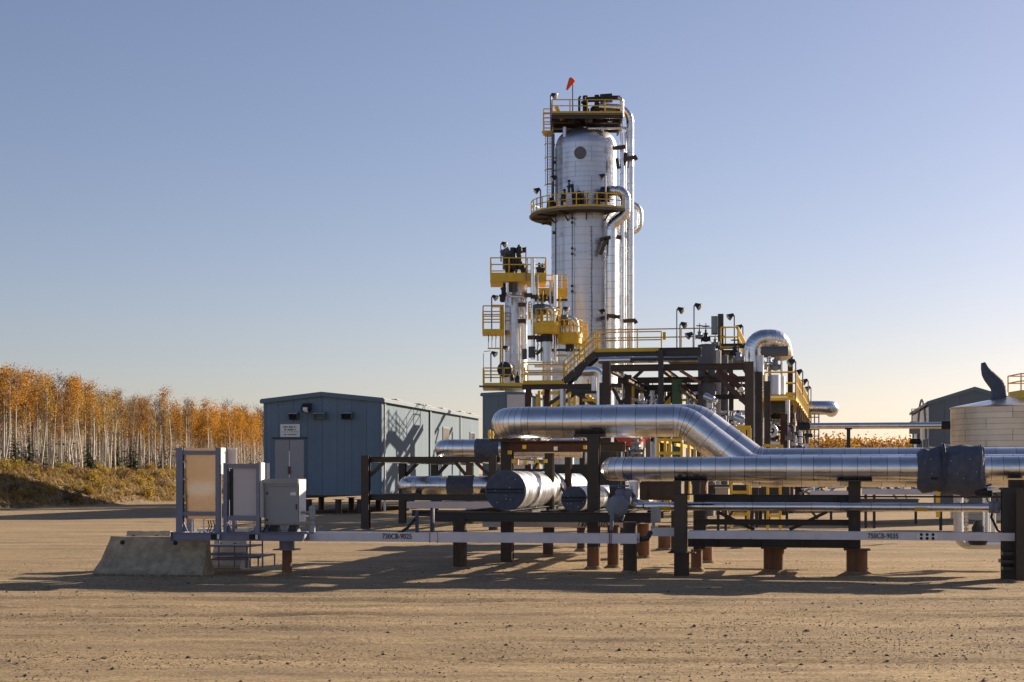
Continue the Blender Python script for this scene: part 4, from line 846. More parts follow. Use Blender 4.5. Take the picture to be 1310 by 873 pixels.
# ================================================================== BUILDINGS
def building(name, label, c, px0, px1, y_e0, y_pk, px_pk, y_base, depth, wm, tm, panel=1.0, rm=None, roof_over=.12, side='right'):
    """gabled shed: front wall on row c, running back along V"""
    a = G(px0, c); u0, v0 = uv(a); u1 = uv(G(px1, c))[0]; zE = EYE+(HZ-y_e0)/sc(px1, c); zP = EYE+(HZ-y_pk)/sc(px_pk, c); uP = uv(G(px_pk, c))[0]; zB = EYE+(HZ-y_base)/sc(px1, c)
    o = thing(name, label, 'building', S((u0+u1)/2, v0, zB))
    zt = lambda u: zE+(zP-zE)*((u-u0)/(uP-u0) if u < uP else (u1-u)/(u1-uP))
    n = round((u1-u0)/panel); us = [u0+(u1-u0)*i/n for i in range(n+1)]
    for x0, x1 in zip(us, us[1:]):
        g = .006; pts = [S(x0+g, v0, zB), S(x1-g, v0, zB)]+[S(x1-g, v0, zt(x1-g))]+([S(uP, v0, zP)] if x0 < uP < x1 else [])+[S(x0+g, v0, zt(x0+g))]
        MB().prism(pts, V*.05).build('wall_panel', wm, o)
        MB().bar(S(x0+(x1-x0)*.5, v0-.003, zB+.02), S(x0+(x1-x0)*.5, v0-.003, zt((x0+x1)/2)-.05), .018, .006).build('wall_rib', wm, o)
    m = round(depth/panel)
    for k in range(m):
        d0, d1 = depth*k/m+.006, depth*(k+1)/m-.006
        for uu, s in ((u1, -1), (u0, 1)):
            MB().sbox(*sorted((uu, uu+s*.05)), v0+.052+d0, v0+.052+d1, zB, zE-.01).build('wall_panel', wm, o)
    MB().sbox(u0+.06, u1-.06, v0+.06, v0+depth-.06, zB-.02, zB+.02).build('floor', STEEL2, o)
    MB().sbox(u0+.02, u1-.02, v0+.07, v0+.10, zB, zE-.02).build('backing', CORE, o)
    MB().prism([S(u0, v0+depth, zB), S(u1, v0+depth, zB), S(u1, v0+depth, zE), S(uP, v0+depth, zP), S(u0, v0+depth, zE)], V*.05).build('end_wall', wm, o)
    ro = roof_over; rm = rm or ROOF
    for s, ua in ((1, u1), (-1, u0)):
        k = max(4, round(depth/2))
        for i in range(k):
            d0, d1 = v0-ro+(depth+2*ro)*i/k+.01, v0-ro+(depth+2*ro)*(i+1)/k-.01; ov = .14; dz = (zP-zE)/abs(uP-ua)*ov
            MB().prism([S(uP+s*.004, d0, zP+.03), S(ua+s*ov, d0, zE-dz+.03), S(ua+s*ov, d0, zE-dz+.09), S(uP+s*.004, d0, zP+.09)], V*(d1-d0)).build('roof_panel', rm, o)
        MB().prism([S(uP+s*.004, v0-ro-.03, zP-.13), S(ua+s*.15, v0-ro-.03, zE-dz-.13), S(ua+s*.15, v0-ro-.03, zE-dz+.10), S(uP+s*.004, v0-ro-.03, zP+.10)], V*.028).build('fascia', tm, o)
        MB().sbox(*sorted((ua+s*.142, ua+s*.20)), v0-ro, v0+depth+ro, zE-dz-.12, zE-dz+.05).build('gutter', tm, o)
        MB().sbox(*sorted((ua-s*.10, ua+s*.03)), v0-.03, v0-.002, zB, zE-.10).build('corner_trim', tm, o)
        MB().sbox(*sorted((ua+s*.002, ua+s*.03)), v0-.002, v0+.12, zB, zE-.10).build('corner_trim', tm, o)
    return o, u0, u1, v0, zB, zE, zP
cB = 79.0
eb, u0, u1, v0, zB, zE, zP = building('equipment_building', 'blue-grey gabled equipment building raised on piles at the left', cB, 338, 488, 511.5, 504, 412, 634, 24, BLUE, TRIM, .78)
ux = lambda p: uv(G(p, cB))[0]; zy = lambda y: EYE+(HZ-y)/sc(412, cB)
# door
MB().sbox(ux(350.5), ux(391.5), v0-.06, v0-.008, zy(634), zy(561)).build('door_frame', TRIM, eb)
dl = [MB().sbox(ux(a), ux(b), v0-.10, v0-.062, zy(633), zy(563)).build('door', DOORM, eb) for a, b in ((352.5, 370.8), (371.5, 389.5))]
for px0, d in zip((366.5, 376.0), dl):
    MB().sbox(ux(px0)-.05, ux(px0)+.06, v0-.112, v0-.102, zy(576.2), zy(575)).build('door_rail', DOORM, d)
MB().sbox(ux(370.6), ux(371.9), v0-.128, v0-.10, zy(612), zy(577)).build('astragal', WHITE, dl[1]); MB().sbox(ux(369.6), ux(372.6), v0-.16, v0-.13, zy(607), zy(597)).build('handle', PILE, dl[1])
MB().sbox(ux(349), ux(393), v0-.14, v0-.01, zy(561), zy(559.7)).build('drip_cap', DARK, eb)
# sign
sg = MB().sbox(ux(359), ux(384), v0-.05, v0-.02, zy(559.2), zy(542.6)).build('sign_board', WHITE, eb)
MB().sbox(ux(360.5), ux(382.8), v0-.056, v0-.051, zy(552.8), zy(552.4)).build('sign_rule', INK, sg)
ln = MB(); rnd = random.Random(4)
for (a, b, y, h, mk) in ((363, 380, 546.3, .085, 1), (364, 378.5, 549.7, .085, 1), (363.5, 380, 556, .055, 1)):
    x = ux(a)
    while x < ux(b): ww = rnd.uniform(.03, .06); ln.sbox(x, min(x+ww, ux(b)), v0-.056, v0-.051, zy(y)-h/2, zy(y)+h/2); x += ww+(.018 if rnd.random() < .75 else .07)
ln.build('sign_lettering', INKG, sg)['kind'] = 'stuff'
# hoods and floodlight
for a, b in ((371.5, 383), (403.5, 418), (438.5, 452)):
    x0, x1 = ux(a), ux(b); h = MB().prism([S(x0, v0-.004, zy(526.5)), S(x0, v0-.42, zy(529)), S(x0, v0-.42, zy(530)), S(x0, v0-.004, zy(527.5))], U*(x1-x0)).build('vent_hood', ROOF, eb)
    MB().prism([S(x1-.02, v0-.004, zy(527.6)), S(x1-.02, v0-.40, zy(530.1)), S(x1-.02, v0-.30, zy(537)), S(x1-.02, v0-.004, zy(537))], U*.02).build('hood_cheek', TRIM, h)
    MB().prism([S(x0, v0-.004, zy(527.6)), S(x0, v0-.40, zy(530.1)), S(x0, v0-.30, zy(537)), S(x0, v0-.004, zy(537))], U*.02).build('hood_cheek', TRIM, h)
    for i in range(4): MB().bar(S(x0+.02, v0-.2, zy(530.5+i*1.8)), S(x1-.02, v0-.2, zy(530.5+i*1.8)), .10, .02).build('louvre_slat', ROOF if a == 403.5 else DARK, h)
    MB().sbox(x0, x1, v0-.09, v0-.055, zy(537), zy(528.5)).build('vent_grille', CORE if a != 403.5 else SIL, h)
fl = MB().lathe(S(ux(394), v0-.30, zy(523)), [(.10, -.26), (.20, -.18), (.24, 0), (.20, .18), (.10, .26)], 14, U).build('floodlight', DARK, eb)
MB().bar(S(ux(394), v0-.30, zy(517.5)), S(ux(394), v0-.004, zy(517.5)), .42, .10).build('floodlight_arm', DARK, fl); MB().obox(S(ux(394.5), v0-.54, zy(524)), U*.12, V*.01, Z*.09).build('lens', LENS, fl)
MB().obox(S(ux(395), v0-.42, zy(527)), U*.11, V*.05, Z*.035).build('lens', LENS, fl)
# side wall window, door and flues
for d0, d1, z0, z1, nm in ((13.6, 15.2, 3.6, 4.9, 'window'), (21.2, 22.6, 3.6, 4.8, 'window')):
    wn = MB().sbox(u1+.006, u1+.05, v0+d0, v0+d1, z0, z1).build(nm, TRIM, eb)
    for i in range(4): q0 = v0+d0+.08+i*(d1-d0-.1)/4; MB().sbox(u1+.052, u1+.058, q0, q0+(d1-d0-.1)/4-.06, z0+.08, z1-.08).build('pane', GLASS, wn)
MB().sbox(u1+.006, u1+.09, v0+10.2, v0+10.45, zB, zE-.12).build('wall_mullion', TRIM, eb); MB().sbox(u1+.006, u1+.06, v0+18.3, v0+18.5, zB, zE-.12).build('wall_mullion', TRIM, eb)
MB().tube([S(u1+.09, v0+.3, zB-.8), S(u1+.09, v0+.3, zE-.2)], .06, 8).build('downpipe', WHITE, eb)
for d in (2.5, 7.5, 9, 13, 18, 21): MB().sbox(u1-.3, u1+.16, v0+d, v0+d+1.1, zE+.09, zE+.15).build('ridge_cleat', ROOF, eb)
# skid beam and piles
for uu in (u0+.3, u1-.3): MB().ibeam(S(uu, v0+.1, zB-.12), S(uu, v0+23.8, zB-.12), .25, .22).build('skid_beam', STEEL2, eb)
gp = 'piles under the left building'
for i, (px, d) in enumerate(((430, 0.3), (458, .3), (392, .3), (346, .3), (430, 8), (470, 8), (392, 8), (350, 8), (482, 14), (440, 14))):
    p = S(ux(px), v0+d+.1, 0); q = thing('building_pile', 'dark steel pile under the front edge of the blue-grey building' if d < 1 else 'dark steel pile deeper under the blue-grey building', 'pile', p, gp)
    MB().lathe(p, [(.17, -.2), (.17, zB-.23)], 14).build('shaft', STEEL2, q); MB().obox(p+Z*(zB-.22), U*.24, V*.24, Z*.012).build('cap_plate', STEEL2, q)
st = thing('door_steps', 'dark steel steps folding down below the building door', 'steps', S(ux(352), v0-.6, 0))
for dv in (-.1, -.9): MB().bar(S(ux(346), v0+dv, zB-.1), S(ux(358), v0+dv, .15), .06, .18).build('stringer', STEEL2, st); MB().bar(S(ux(358), v0+dv, zB-.1), S(ux(356), v0+dv, .1), .05, .05).build('leg', STEEL2, st)
for i in range(4): t = (i+.5)/4; x = ux(346)+(ux(358)-ux(346))*t; MB().sbox(x-.13, x+.13, v0-.86, v0-.14, zB-.12-t*(zB-.25)-.02, zB-.12-t*(zB-.25)+.02).build('tread', GRATE, st)
g2, *_ = building('switch_building', 'slate blue shed standing behind the small tower', 112, 618, 678, 504, 503, 648, 612, 7, GBLUE, TRIM, 1.1, roof_over=.05)
a_ = G(649, 111.7); MB().sbox(uv(a_)[0], uv(G(671.5, 111.7))[0], uv(a_)[1]-.1, uv(a_)[1]-.02, .5, P(660, 505, 111.7).z).build('grey_wall_sheet', MAUVE, g2)
g3, q0, q1, qv, qb, qe, qp = building('storage_building', 'dark slate gabled building behind the tank at the right', 95*1.0507, 1189, 1306, 514, 497, 1247, 624, 16, GBLUE, TRIM, .85, roof_over=.06)
for d0, d1 in ((.3, 5.2), (5.4, 10.2), (10.4, 15.4)): MB().sbox(q0-.03, q0-.004, qv+d0, qv+d1, qb+.2, qe-.25).build('pale_wall_sheet', WHITE, g3)
for d in (.8, 3, 6): MB().tube([S(q0-.1, qv+d, qb), S(q0-.1, qv+d, qe-2.2)], .07, 8).build('downpipe', ROOF, g3)
lg = MB()
for i in range(14): t = i/13*math.pi; lg_p = S(q0-.08, qv+1.5+8*(1-math.cos(t))/2, qb+2+3.6*math.sin(t)); lg.v.append(tuple(lg_p))
MB().tube([Vector(p) for p in lg.v], .07, 6).build('curved_rail', ROOF, g3)
ac = thing('wall_unit', 'grey box unit with a grille on brackets beside the slate building', 'vent unit', P(1170, 556, 104)); MB().obox(P(1170, 552, 104), U*.32, V*.3, Z*.16).build('unit_body', CAB, ac); MB().lathe(P(1171, 565, 104), [(.12, -.34), (.17, -.3), (.17, .3), (.12, .34)], 14, U).build('fan_housing', DARK, ac); MB().tube([P(1176, 555, 104), P(1176, 612, 104)], .05, 8).build('post', GALV, ac); MB().tube([P(1168, 555, 104), P(1168, 612, 104)], .05, 8).build('post', GALV, ac)
ld = thing('roof_guard', 'thin roof access guardrail at the left end of the slate building', 'guardrail', P(1170, 540, 112)); MB().tube([P(1166.5, 541, 112), P(1166.5, 523.5, 112), P(1177, 523.5, 112)], .035, 6).build('rail', DARK, ld); MB().tube([P(1164, 540, 112), P(1178, 540, 112)], .03, 6).build('lower_rail', DARK, ld)
# tank
def tank():
    Y = 70.; s = F/Y; C0 = Vector(((1303-CX)/F*Y, Y, 0)); r = 84/s; zt = EYE+(HZ-523)/s
    o = thing('storage_tank', 'silver clad round storage tank with a low cone roof at the right edge', 'tank', C0); nz = 20; k = 8
    for j in range(nz):
        for i in range(k):
            a0 = 2*math.pi*(i+(.5 if (j//2) % 2 else 0))/k; vs = []; n = 7; z0, z1 = zt*j/nz+.005, zt*(j+1)/nz-.005
            for z, rr in ((z0, r*1.0015), (z1, r)):
                for q in range(n+1): a = a0+.003+(2*math.pi/k-.006)*q/n; vs.append(C0+Vector((math.cos(a)*rr, math.sin(a)*rr, z)))
            MB().add(vs, [(q, q+1, n+2+q, n+1+q) for q in range(n)]).build('jacket_panel', TANKM, o)
    MB().lathe(C0, [(r*.985, -.1), (r*.985, zt)], 48).build('insulation', PILED, o)
    MB().lathe(C0, [(r*1.012, zt), (r*1.02, zt+.05), (r*.95, zt+.10), (r*.5, zt+.36), (.001, zt+.62)], 48).build('roof', ALU, o)
    b = C0+Vector((-29/s, -.4, zt+.3)); 
    vt = MB().tube([b, b+Z*.5, b+Z*.68-U*.04, b+Z*.82-U*.14, b+Z*.97-U*.27, b+Z*1.12-U*.40, b+Z*1.28-U*.51, b+Z*1.5-U*.60, b+Z*1.74-U*.66], [.33, .33, .33, .32, .30, .28, .24, .17, .10], 22).build('roof_vent', FAB, o); MB().lathe(b, [(.38, -.1), (.38, .1)], 18).build('vent_collar', FAB, vt)
    pl = C0+Vector((6/s, -1.4, 0)); z = EYE+(HZ-512)/s; pts = [pl+Vector((-.55+dx, dy, z)) for dx, dy in ((0, 0), (3.0, 0), (3.0, 1.8), (0, 1.8))]
    pf = MB().obox(pl+Vector((.95, .9, z+.18)), Vector((1.5, 0, 0)), Vector((0, .9, 0)), Vector((0, 0, .19))).build('roof_platform', YEL, o); railing(pf, [p+Z*.37 for p in pts], h=.72, r=.028, closed=True, toe=0)
    for dx in (-.4, .7): MB().bar(pl+Vector((dx, 0, z-.35)), pl+Vector((dx, 0, z)), .08, .08).build('platform_leg', DARK, pf)
    MB().lathe(pl+Vector((.2, .2, z+.37)), [(.1, 0), (.14, .1), (.06, .25)], 10).build('roof_hatch', DARK, pf)
tank()
lpz = thing('long_pipe', 'long thin silver pipe running level from the process module to the tank', 'pipe', P(1030, 549, 76), 'silver clad pipes'); a, b = P(1028, 545.3, 76), P(1207, 545.3, 76); b.z = a.z
clad(lpz, [b, a, a+V*4], .148, .4, 2.2, 15, n=16)
MB().lathe(b-U*.1, [(.16, 0), (.21, .01), (.21, .5), (.16, .51)], 16, U).build('end_flange', DARK, lpz); MB().lathe(P(1029, 545.3, 75.9), [(.17, -.25), (.2, -.2), (.2, .2), (.17, .25)], 16, U).build('coupling', DARK, lpz)
for px in (1085.5,):
    q = thing('pipe_post', 'dark post holding up the long thin silver pipe', 'post', G(px, 76)); MB().ibeam(G(px, 76), P(px, 549.8, 76), .17, .17, None, V).build('shaft', STEEL2, q); MB().obox(P(px, 549.2, 76), U*.16, V*.12, Z*.02).build('saddle', STEEL2, q)
# ================================================================== MAIN TOWER
def tower():
    Y = 130.; s = F/Y; A = Vector(((749.5-CX)/F*Y, Y, 0)); zz = lambda y: EYE+(HZ-y)/s
    W = lambda px, py, yy=Y: Vector(((px-CX)/F*yy, yy, EYE+(HZ-py)/F*yy))
    o = thing('process_tower', 'tallest silver clad column with two yellow-railed platforms', 'process tower', A)
    r1, r2 = 2.86, 2.53; zt0, zt1 = zz(276), zz(270)
    def skin(r, z0, z1, nz, k):
        for j in range(nz):
            for i in range(k):
                a0 = 2*math.pi*(i+.5*((j//3) % 2)+.13)/k; n = 7; vs = []
                for z, rr in ((z0+(z1-z0)*j/nz+.009, r*1.002), (z0+(z1-z0)*(j+1)/nz-.009, r)):
                    for q in range(n+1): a = a0+.004+(2*math.pi/k-.008)*q/n; vs.append(A+Vector((math.cos(a)*rr, math.sin(a)*rr, z)))
                MB().add(vs, [(q, q+1, n+2+q, n+1+q) for q in range(n)]).build('jacket_panel', ALU2, o)
    skin(r1, .6, zt0, 34, 6); skin(r2, zt1, zz(189), 13, 6)
    MB().lathe(A, [(r1*.985, -.2), (r1*.985, zt0), (r2*.985, zt1), (r2*.985, zz(189))], 48).build('insulation', SEAM, o)
    MB().lathe(A, [(r1*1.002, zt0-.01), (r1*.99, zt0+.08), (r2*1.01, zt1)], 48).build('cone_jacket', ALU2, o)
    zs = zz(189); MB().lathe(A, [(r2*1.004, zs)]+[(r2*math.cos(t)**.8, zs+1.62*math.sin(t)) for t in (i/9*math.pi/2*.995 for i in range(1, 10))]+[(.001, zs+1.63)], 40).build('dome_head', ALU2, o)
    for z in (zs, zz(380), zz(330)): 
        R_ = r2 if z > 24 else r1; MB().lathe(A, [(R_*1.004, z-.04), (R_*1.012, z-.03), (R_*1.012, z+.03), (R_*1.004, z+.04)], 48).build('band', ALU2, o)
    m = MB().lathe(W(742.5, 196, Y-2.42), [(.48, -.15), (.50, 0), (.50, .16), (.46, .2), (.001, .21)], 24, Vector((-.18, -1, 0))).build('manhole_cover', SIL, o)
    # mid platform
    zm = 23.55; Rm = 4.6; angs = [R(-50-i*(180+50)/22) for i in range(23)]
    ring = lambda r, z: [A+Vector((math.cos(a)*r, math.sin(a)*r, z)) for a in angs]
    n = len(angs); vi, vo_, ti, to = ring(r2+.05, zm-.14), ring(Rm, zm-.14), ring(r2+.05, zm), ring(Rm, zm); fs = []
    for i in range(n-1): fs += [(i, i+1, n+i+1, n+i), (2*n+i, 3*n+i, 3*n+i+1, 2*n+i+1), (n+i, n+i+1, 3*n+i+1, 3*n+i)]
    fs += [(0, n, 3*n, 2*n), (n-1, 3*n-1, 4*n-1, 2*n-1)][:1]
    pf = MB().add(vi+vo_+ti+to, fs).build('platform', GRATE, o)
    MB().tube(ring(Rm+.02, zm-.07), .11, 8).build('rim_channel', SIL, pf)
    railing(pf, ring(Rm-.05, zm+.05), 1.1, .042, toe=.16)
    for a in angs[1::3]:
        d = Vector((math.cos(a), math.sin(a), 0)); MB().bar(A+d*(r1+.02)+Z*(zm-.75), A+d*(r1+.7)+Z*(zm-.2), .08, .12).build('bracket', BLACK, pf); MB().bar(A+d*(r1+.02)+Z*(zm-.22), A+d*(Rm-.1)+Z*(zm-.22), .1, .12).build('joist', BLACK, pf)
    # top platform
    zp = zz(161); x0, x1 = (705-CX)/s, (794-CX)/s; yb0, yb1 = Y-2.7, Y+2.7
    tp_ = MB().obox(Vector(((x0+x1)/2, Y, zp+.35)), Vector(((x1-x0)/2, 0, 0)), Vector((0, 2.7, 0)), Vector((0, 0, .06))).build('platform', GRATE, o)
    for yy in (yb0+.08, Y-1, Y+1, yb1-.08): MB().ibeam(Vector((x0, yy, zp+.12)), Vector((x1, yy, zp+.12)), .16, .26).build('beam', BLACK, tp_)
    for xx in (x0+.1, (x0+x1)/2, x1-.1): MB().ibeam(Vector((xx, yb0+.4, zp-.14)), Vector((xx, yb1, zp-.14)), .16, .22).build('beam', BLACK, tp_)
    MB().bar(Vector((x0, yb0-.05, zp+.30)), Vector((x1, yb0-.05, zp+.30)), .08, .10).build('edge_angle', SIL, tp_)
    c = [Vector((x0+.05, yb0+.05, zp+.42)), Vector((x1-.05, yb0+.05, zp+.42)), Vector((x1-.05, yb1-.05, zp+.42)), Vector((x0+.05, yb1-.05, zp+.42))]
    railing(tp_, c, 1.1, .042, 1.5, .17, closed=True)
    for px in (722.5, 748.5, 770): MB().tube([W(px, 176, Y-1.5), W(px, 163, Y-1.5)], .17, 12).build('support_leg', ALU2, tp_)
    # ladder landing cage beside the top platform
    lc = [Vector(((p-CX)/s, Y-.6+d, zz(171))) for p, d in ((695.5, 0), (707, 0), (707, 1.4), (695.5, 1.4))]
    lb = MB().obox((lc[0]+lc[2])/2, U*.40, V*.8, Z*.07).build('ladder_landing', YEL, o); railing(lb, lc, 1.15, .045, closed=True); railing(lb, [p+Z*1.0 for p in lc], .9, .045, closed=True, toe=0)
    MB().bar(lc[1]+Vector((.25, -.5, 2.0)), lc[1]+Vector((.75, -.5, .85)), .06, .3).build('stair_gate', YEL, lb)
    la = MB(); xl = (701.5-CX)/s
    for dx in (-.25, .25): la.tube([Vector((xl+dx+.15, Y-.1, zz(262))), Vector((xl+dx+.15, Y-.1, zz(170)))], .03, 6)
    for i in range(48): z = zz(262)+(zz(170)-zz(262))*i/48; la.tube([Vector((xl-.1, Y-.1, z)), Vector((xl+.4, Y-.1, z))], .018, 5, False)
    la.build('ladder', GALV, o)
    for y in (186, 203, 219, 238): MB().tube([Vector((xl+.12+.42*math.cos(t), Y-.1-.72*math.sin(t), zz(y))) for t in (i/10*math.pi for i in range(11))], .045, 6).build('cage_hoop', YEL, o)
    for t in (.15, .35, .5, .65, .85): MB().tube([Vector((xl+.12+.42*math.cos(t*math.pi), Y-.1-.72*math.sin(t*math.pi), zz(y))) for y in (238, 171)], .022, 5).build('cage_bar', GALV, o)
    MB().tube([W(707.3, 172, Y-1.2), W(707.3, 262, Y-1.2)], .13, 10).build('conduit_column', SIL, o); MB().tube([W(711, 190, Y-2.2), W(711, 430, Y-2.2)], .05, 6).build('conduit', DARK, o)
    MB().tube([W(732, 272, Y-2.86), W(732, 420, Y-2.93)], .035, 6).build('conduit', DARK, o)
    for y in (279, 285, 318, 325, 366, 373): MB().obox(W(732, y, Y-2.95), U*.1, V*.06, Z*.09).build('conduit_box', DARK, o)
    for y in (208, 227, 298): MB().obox(W(709 if y < 260 else 708.5, y, Y-2), U*.1, V*.1, Z*.12).build('conduit_box', DARK, o)
    for y in range(290, 430, 6): MB().tube([W(755, y, Y-2.9), W(773, y, Y-2.35)], .022, 5).build('ladder_rung', GALV, o)
    for px in (757, 771): MB().tube([W(px, 290, Y-2.92 if px < 760 else Y-2.45), W(px, 432, Y-2.92 if px < 760 else Y-2.45)], .03, 6).build('ladder_rail', GALV, o)
    # top equipment
    eq = o
    tq = lambda pts, r, m=DARK, nm='relief_piping': MB().tube([W(a, b, Y-d) for a, b, d in pts], r, 10).build(nm, m, eq)
    tq([(749, 156, 1), (749, 123, 1)], .24); tq([(746, 128, 1), (768, 127, 1)], .22); tq([(768, 126.5, 1), (783, 125.5, 1)], .38); tq([(783, 125.5, 1), (793, 125.5, 1)], .20)
    tq([(763.5, 156, 1), (763.5, 122, 1)], .20); tq([(757, 157, .8), (759, 140, .8), (766, 135, .8)], .26); tq([(771, 156, .6), (773, 140, .6), (770, 133, .6)], .22, GREYV)
    tq([(741, 158, 1.6), (741, 125, 1.6)], .10); tq([(741, 125, 1.6), (743, 123.5, 1.6)], .08); tq([(753, 157, 1.9), (753, 145, 1.9)], .3, SIL)
    for a, b in ((745, 155), (749, 152), (752, 147), (747.5, 133), (764, 143), (768, 152), (774, 150), (780, 156), (736, 156), (731, 157)): MB().lathe(W(a, b, Y-1.4), [(.22, 0), (.28, .05), (.28, .18), (.12, .22), (.12, .5)], 10).build('valve_body', DARK, eq)
    # big lines on the right side
    def line(label, pts, r, bend=1.0, seg=1.3, m=ALU, name='tower_pipe'):
        q = thing(name, label, 'pipe', W(*pts[-1]), 'silver pipes running up the tall tower'); clad(q, [W(*p) for p in pts], r, bend, seg, 12, m, n=18, gap=.02); return q
    line('silver overhead line arching from the top platform down the right side of the tall tower', [(766, 137, Y-1.2), (806, 139, Y-1.2), (806, 470, Y-1.2)], .31, 1.15)
    line('slim silver line rising straight beside the tall tower to its top', [(790, 125.5, Y-1.9), (795.5, 125.5, Y-1.9), (795.5, 470, Y-1.9)], .16, .3, 2.)
    line('thin silver line between the two risers on the tall tower', [(801, 170, Y-.4), (801, 470, Y-.4)], .13, .3, 2.2)
    line('fat silver return bend looping out at the middle platform of the tall tower', [(777, 245, Y-2.6), (800.5, 244, Y-3), (800.5, 274, Y-3), (782, 288, Y-3), (782, 470, Y-3)], .42, .78, .7)
    line('silver bend bulging out to the right behind the risers', [(800, 262, Y+.3), (818.5, 262, Y+.3), (818.5, 296, Y+.3), (800, 297, Y+.3)], .27, .75, .6)
    line('short silver spout tipped at the top right below the platform', [(752, 164.5, Y-2.4), (800, 164, Y-2.4), (805, 168, Y-2.4)], .10, .15, 2.)
    MB().lathe(W(776, 249, Y-2.9), [(.62, -.45), (.62, .25)], 18, U).build('nozzle_flange', DARK, o)
    for (a, b, c_, d, yy) in ((784, 190, 800, 188, 2.2), (798, 204, 814, 201, 1.8), (798, 206, 801, 196, 1.7), (800, 205, 797, 212, 1.7), (812, 201, 814, 205, 1.6), (767, 307, 781, 304, 3.3), (776, 306, 768, 326, 3.3), (779, 303, 795, 304, 2.7), (768, 408, 776, 406, 3.3), (776, 404, 793, 406, 3.4), (797, 411, 813, 410, 1.9), (812, 410, 814, 414, 1.8), (789, 203, 791, 216, 2)):
        MB().bar(W(a, b, Y-yy), W(c_, d, Y-yy), .26, .30).build('pipe_bracket', BLACK, o)
    for a, b in ((728, 240), (722, 252), (741, 254), (746, 255), (736, 256), (719, 257), (751, 256), (766, 256)): MB().lathe(W(a, b, Y-3.4), [(.10, -.4), (.10, 0), (.19, .02), (.19, .12), (.08, .16), (.06, .45), (.13, .47), (.13, .6)], 10).build('nozzle_valve', DARK, o)
    tq([(728, 238, 3.3), (732, 236, 3.3), (734, 262, 3.3)], .12, DARK); tq([(739, 262, 3.2), (739, 246, 3.2)], .10); tq([(743, 262, 3.2), (743, 247, 3.2)], .10); tq([(725, 262, 3.2), (722, 242, 3.2)], .06, GALV)
    MB().lathe(W(705, 258, Y-3), [(.38, -.5), (.34, -.1), (.15, .3)], 14).build('valve_body', DARK, o)
    # windsock
    b, t = W(732.6, 157, Y-2.5), W(732.6, 103, Y-2.5); ws = thing('windsock', 'limp orange windsock on a thin pole above the tall tower', 'windsock', b)
    MB().tube([b, t], .045, 6).build('pole', DARK, ws); ax = (W(725.8, 113.5, Y-2.5)-W(731.5, 103, Y-2.7)).normalized(); st = W(731.3, 103.6, Y-2.75)
    MB().lathe(st-ax*.1, [(.19, -.10), (.26, -.05), (.26, .1), (.23, .35), (.16, .48), (.17, .56), (.10, .8), (.05, .95)], 14, ax, .08).build('sock', SOCK, ws); MB().lathe(st-ax*.1, [(.17, -.12), (.27, -.06), (.27, .0)], 14, ax).build('hoop', RED, ws)
    for px, y0, y1, dd, lb_, f in ((704.5, 122, 160, 2.7, 'floodlight on a pale pole at the left corner of the top tower platform', 1), (691.5, 243, 266, 3.2, 'floodlight at the left end of the middle tower platform', -1), (774.5, 225, 262, 4.2, 'floodlight on a pole at the right of the middle tower platform', -1), (713, 227, 262, 3.4, 'floodlight beside the ladder on the middle tower platform', -1)):
        Yp = Y-dd; pole_light(px, y0, y1, Yp*(1+TAN*(px-CX)/F), lb_, 'floodlights on thin poles', f, .06, 2.0)
tower()
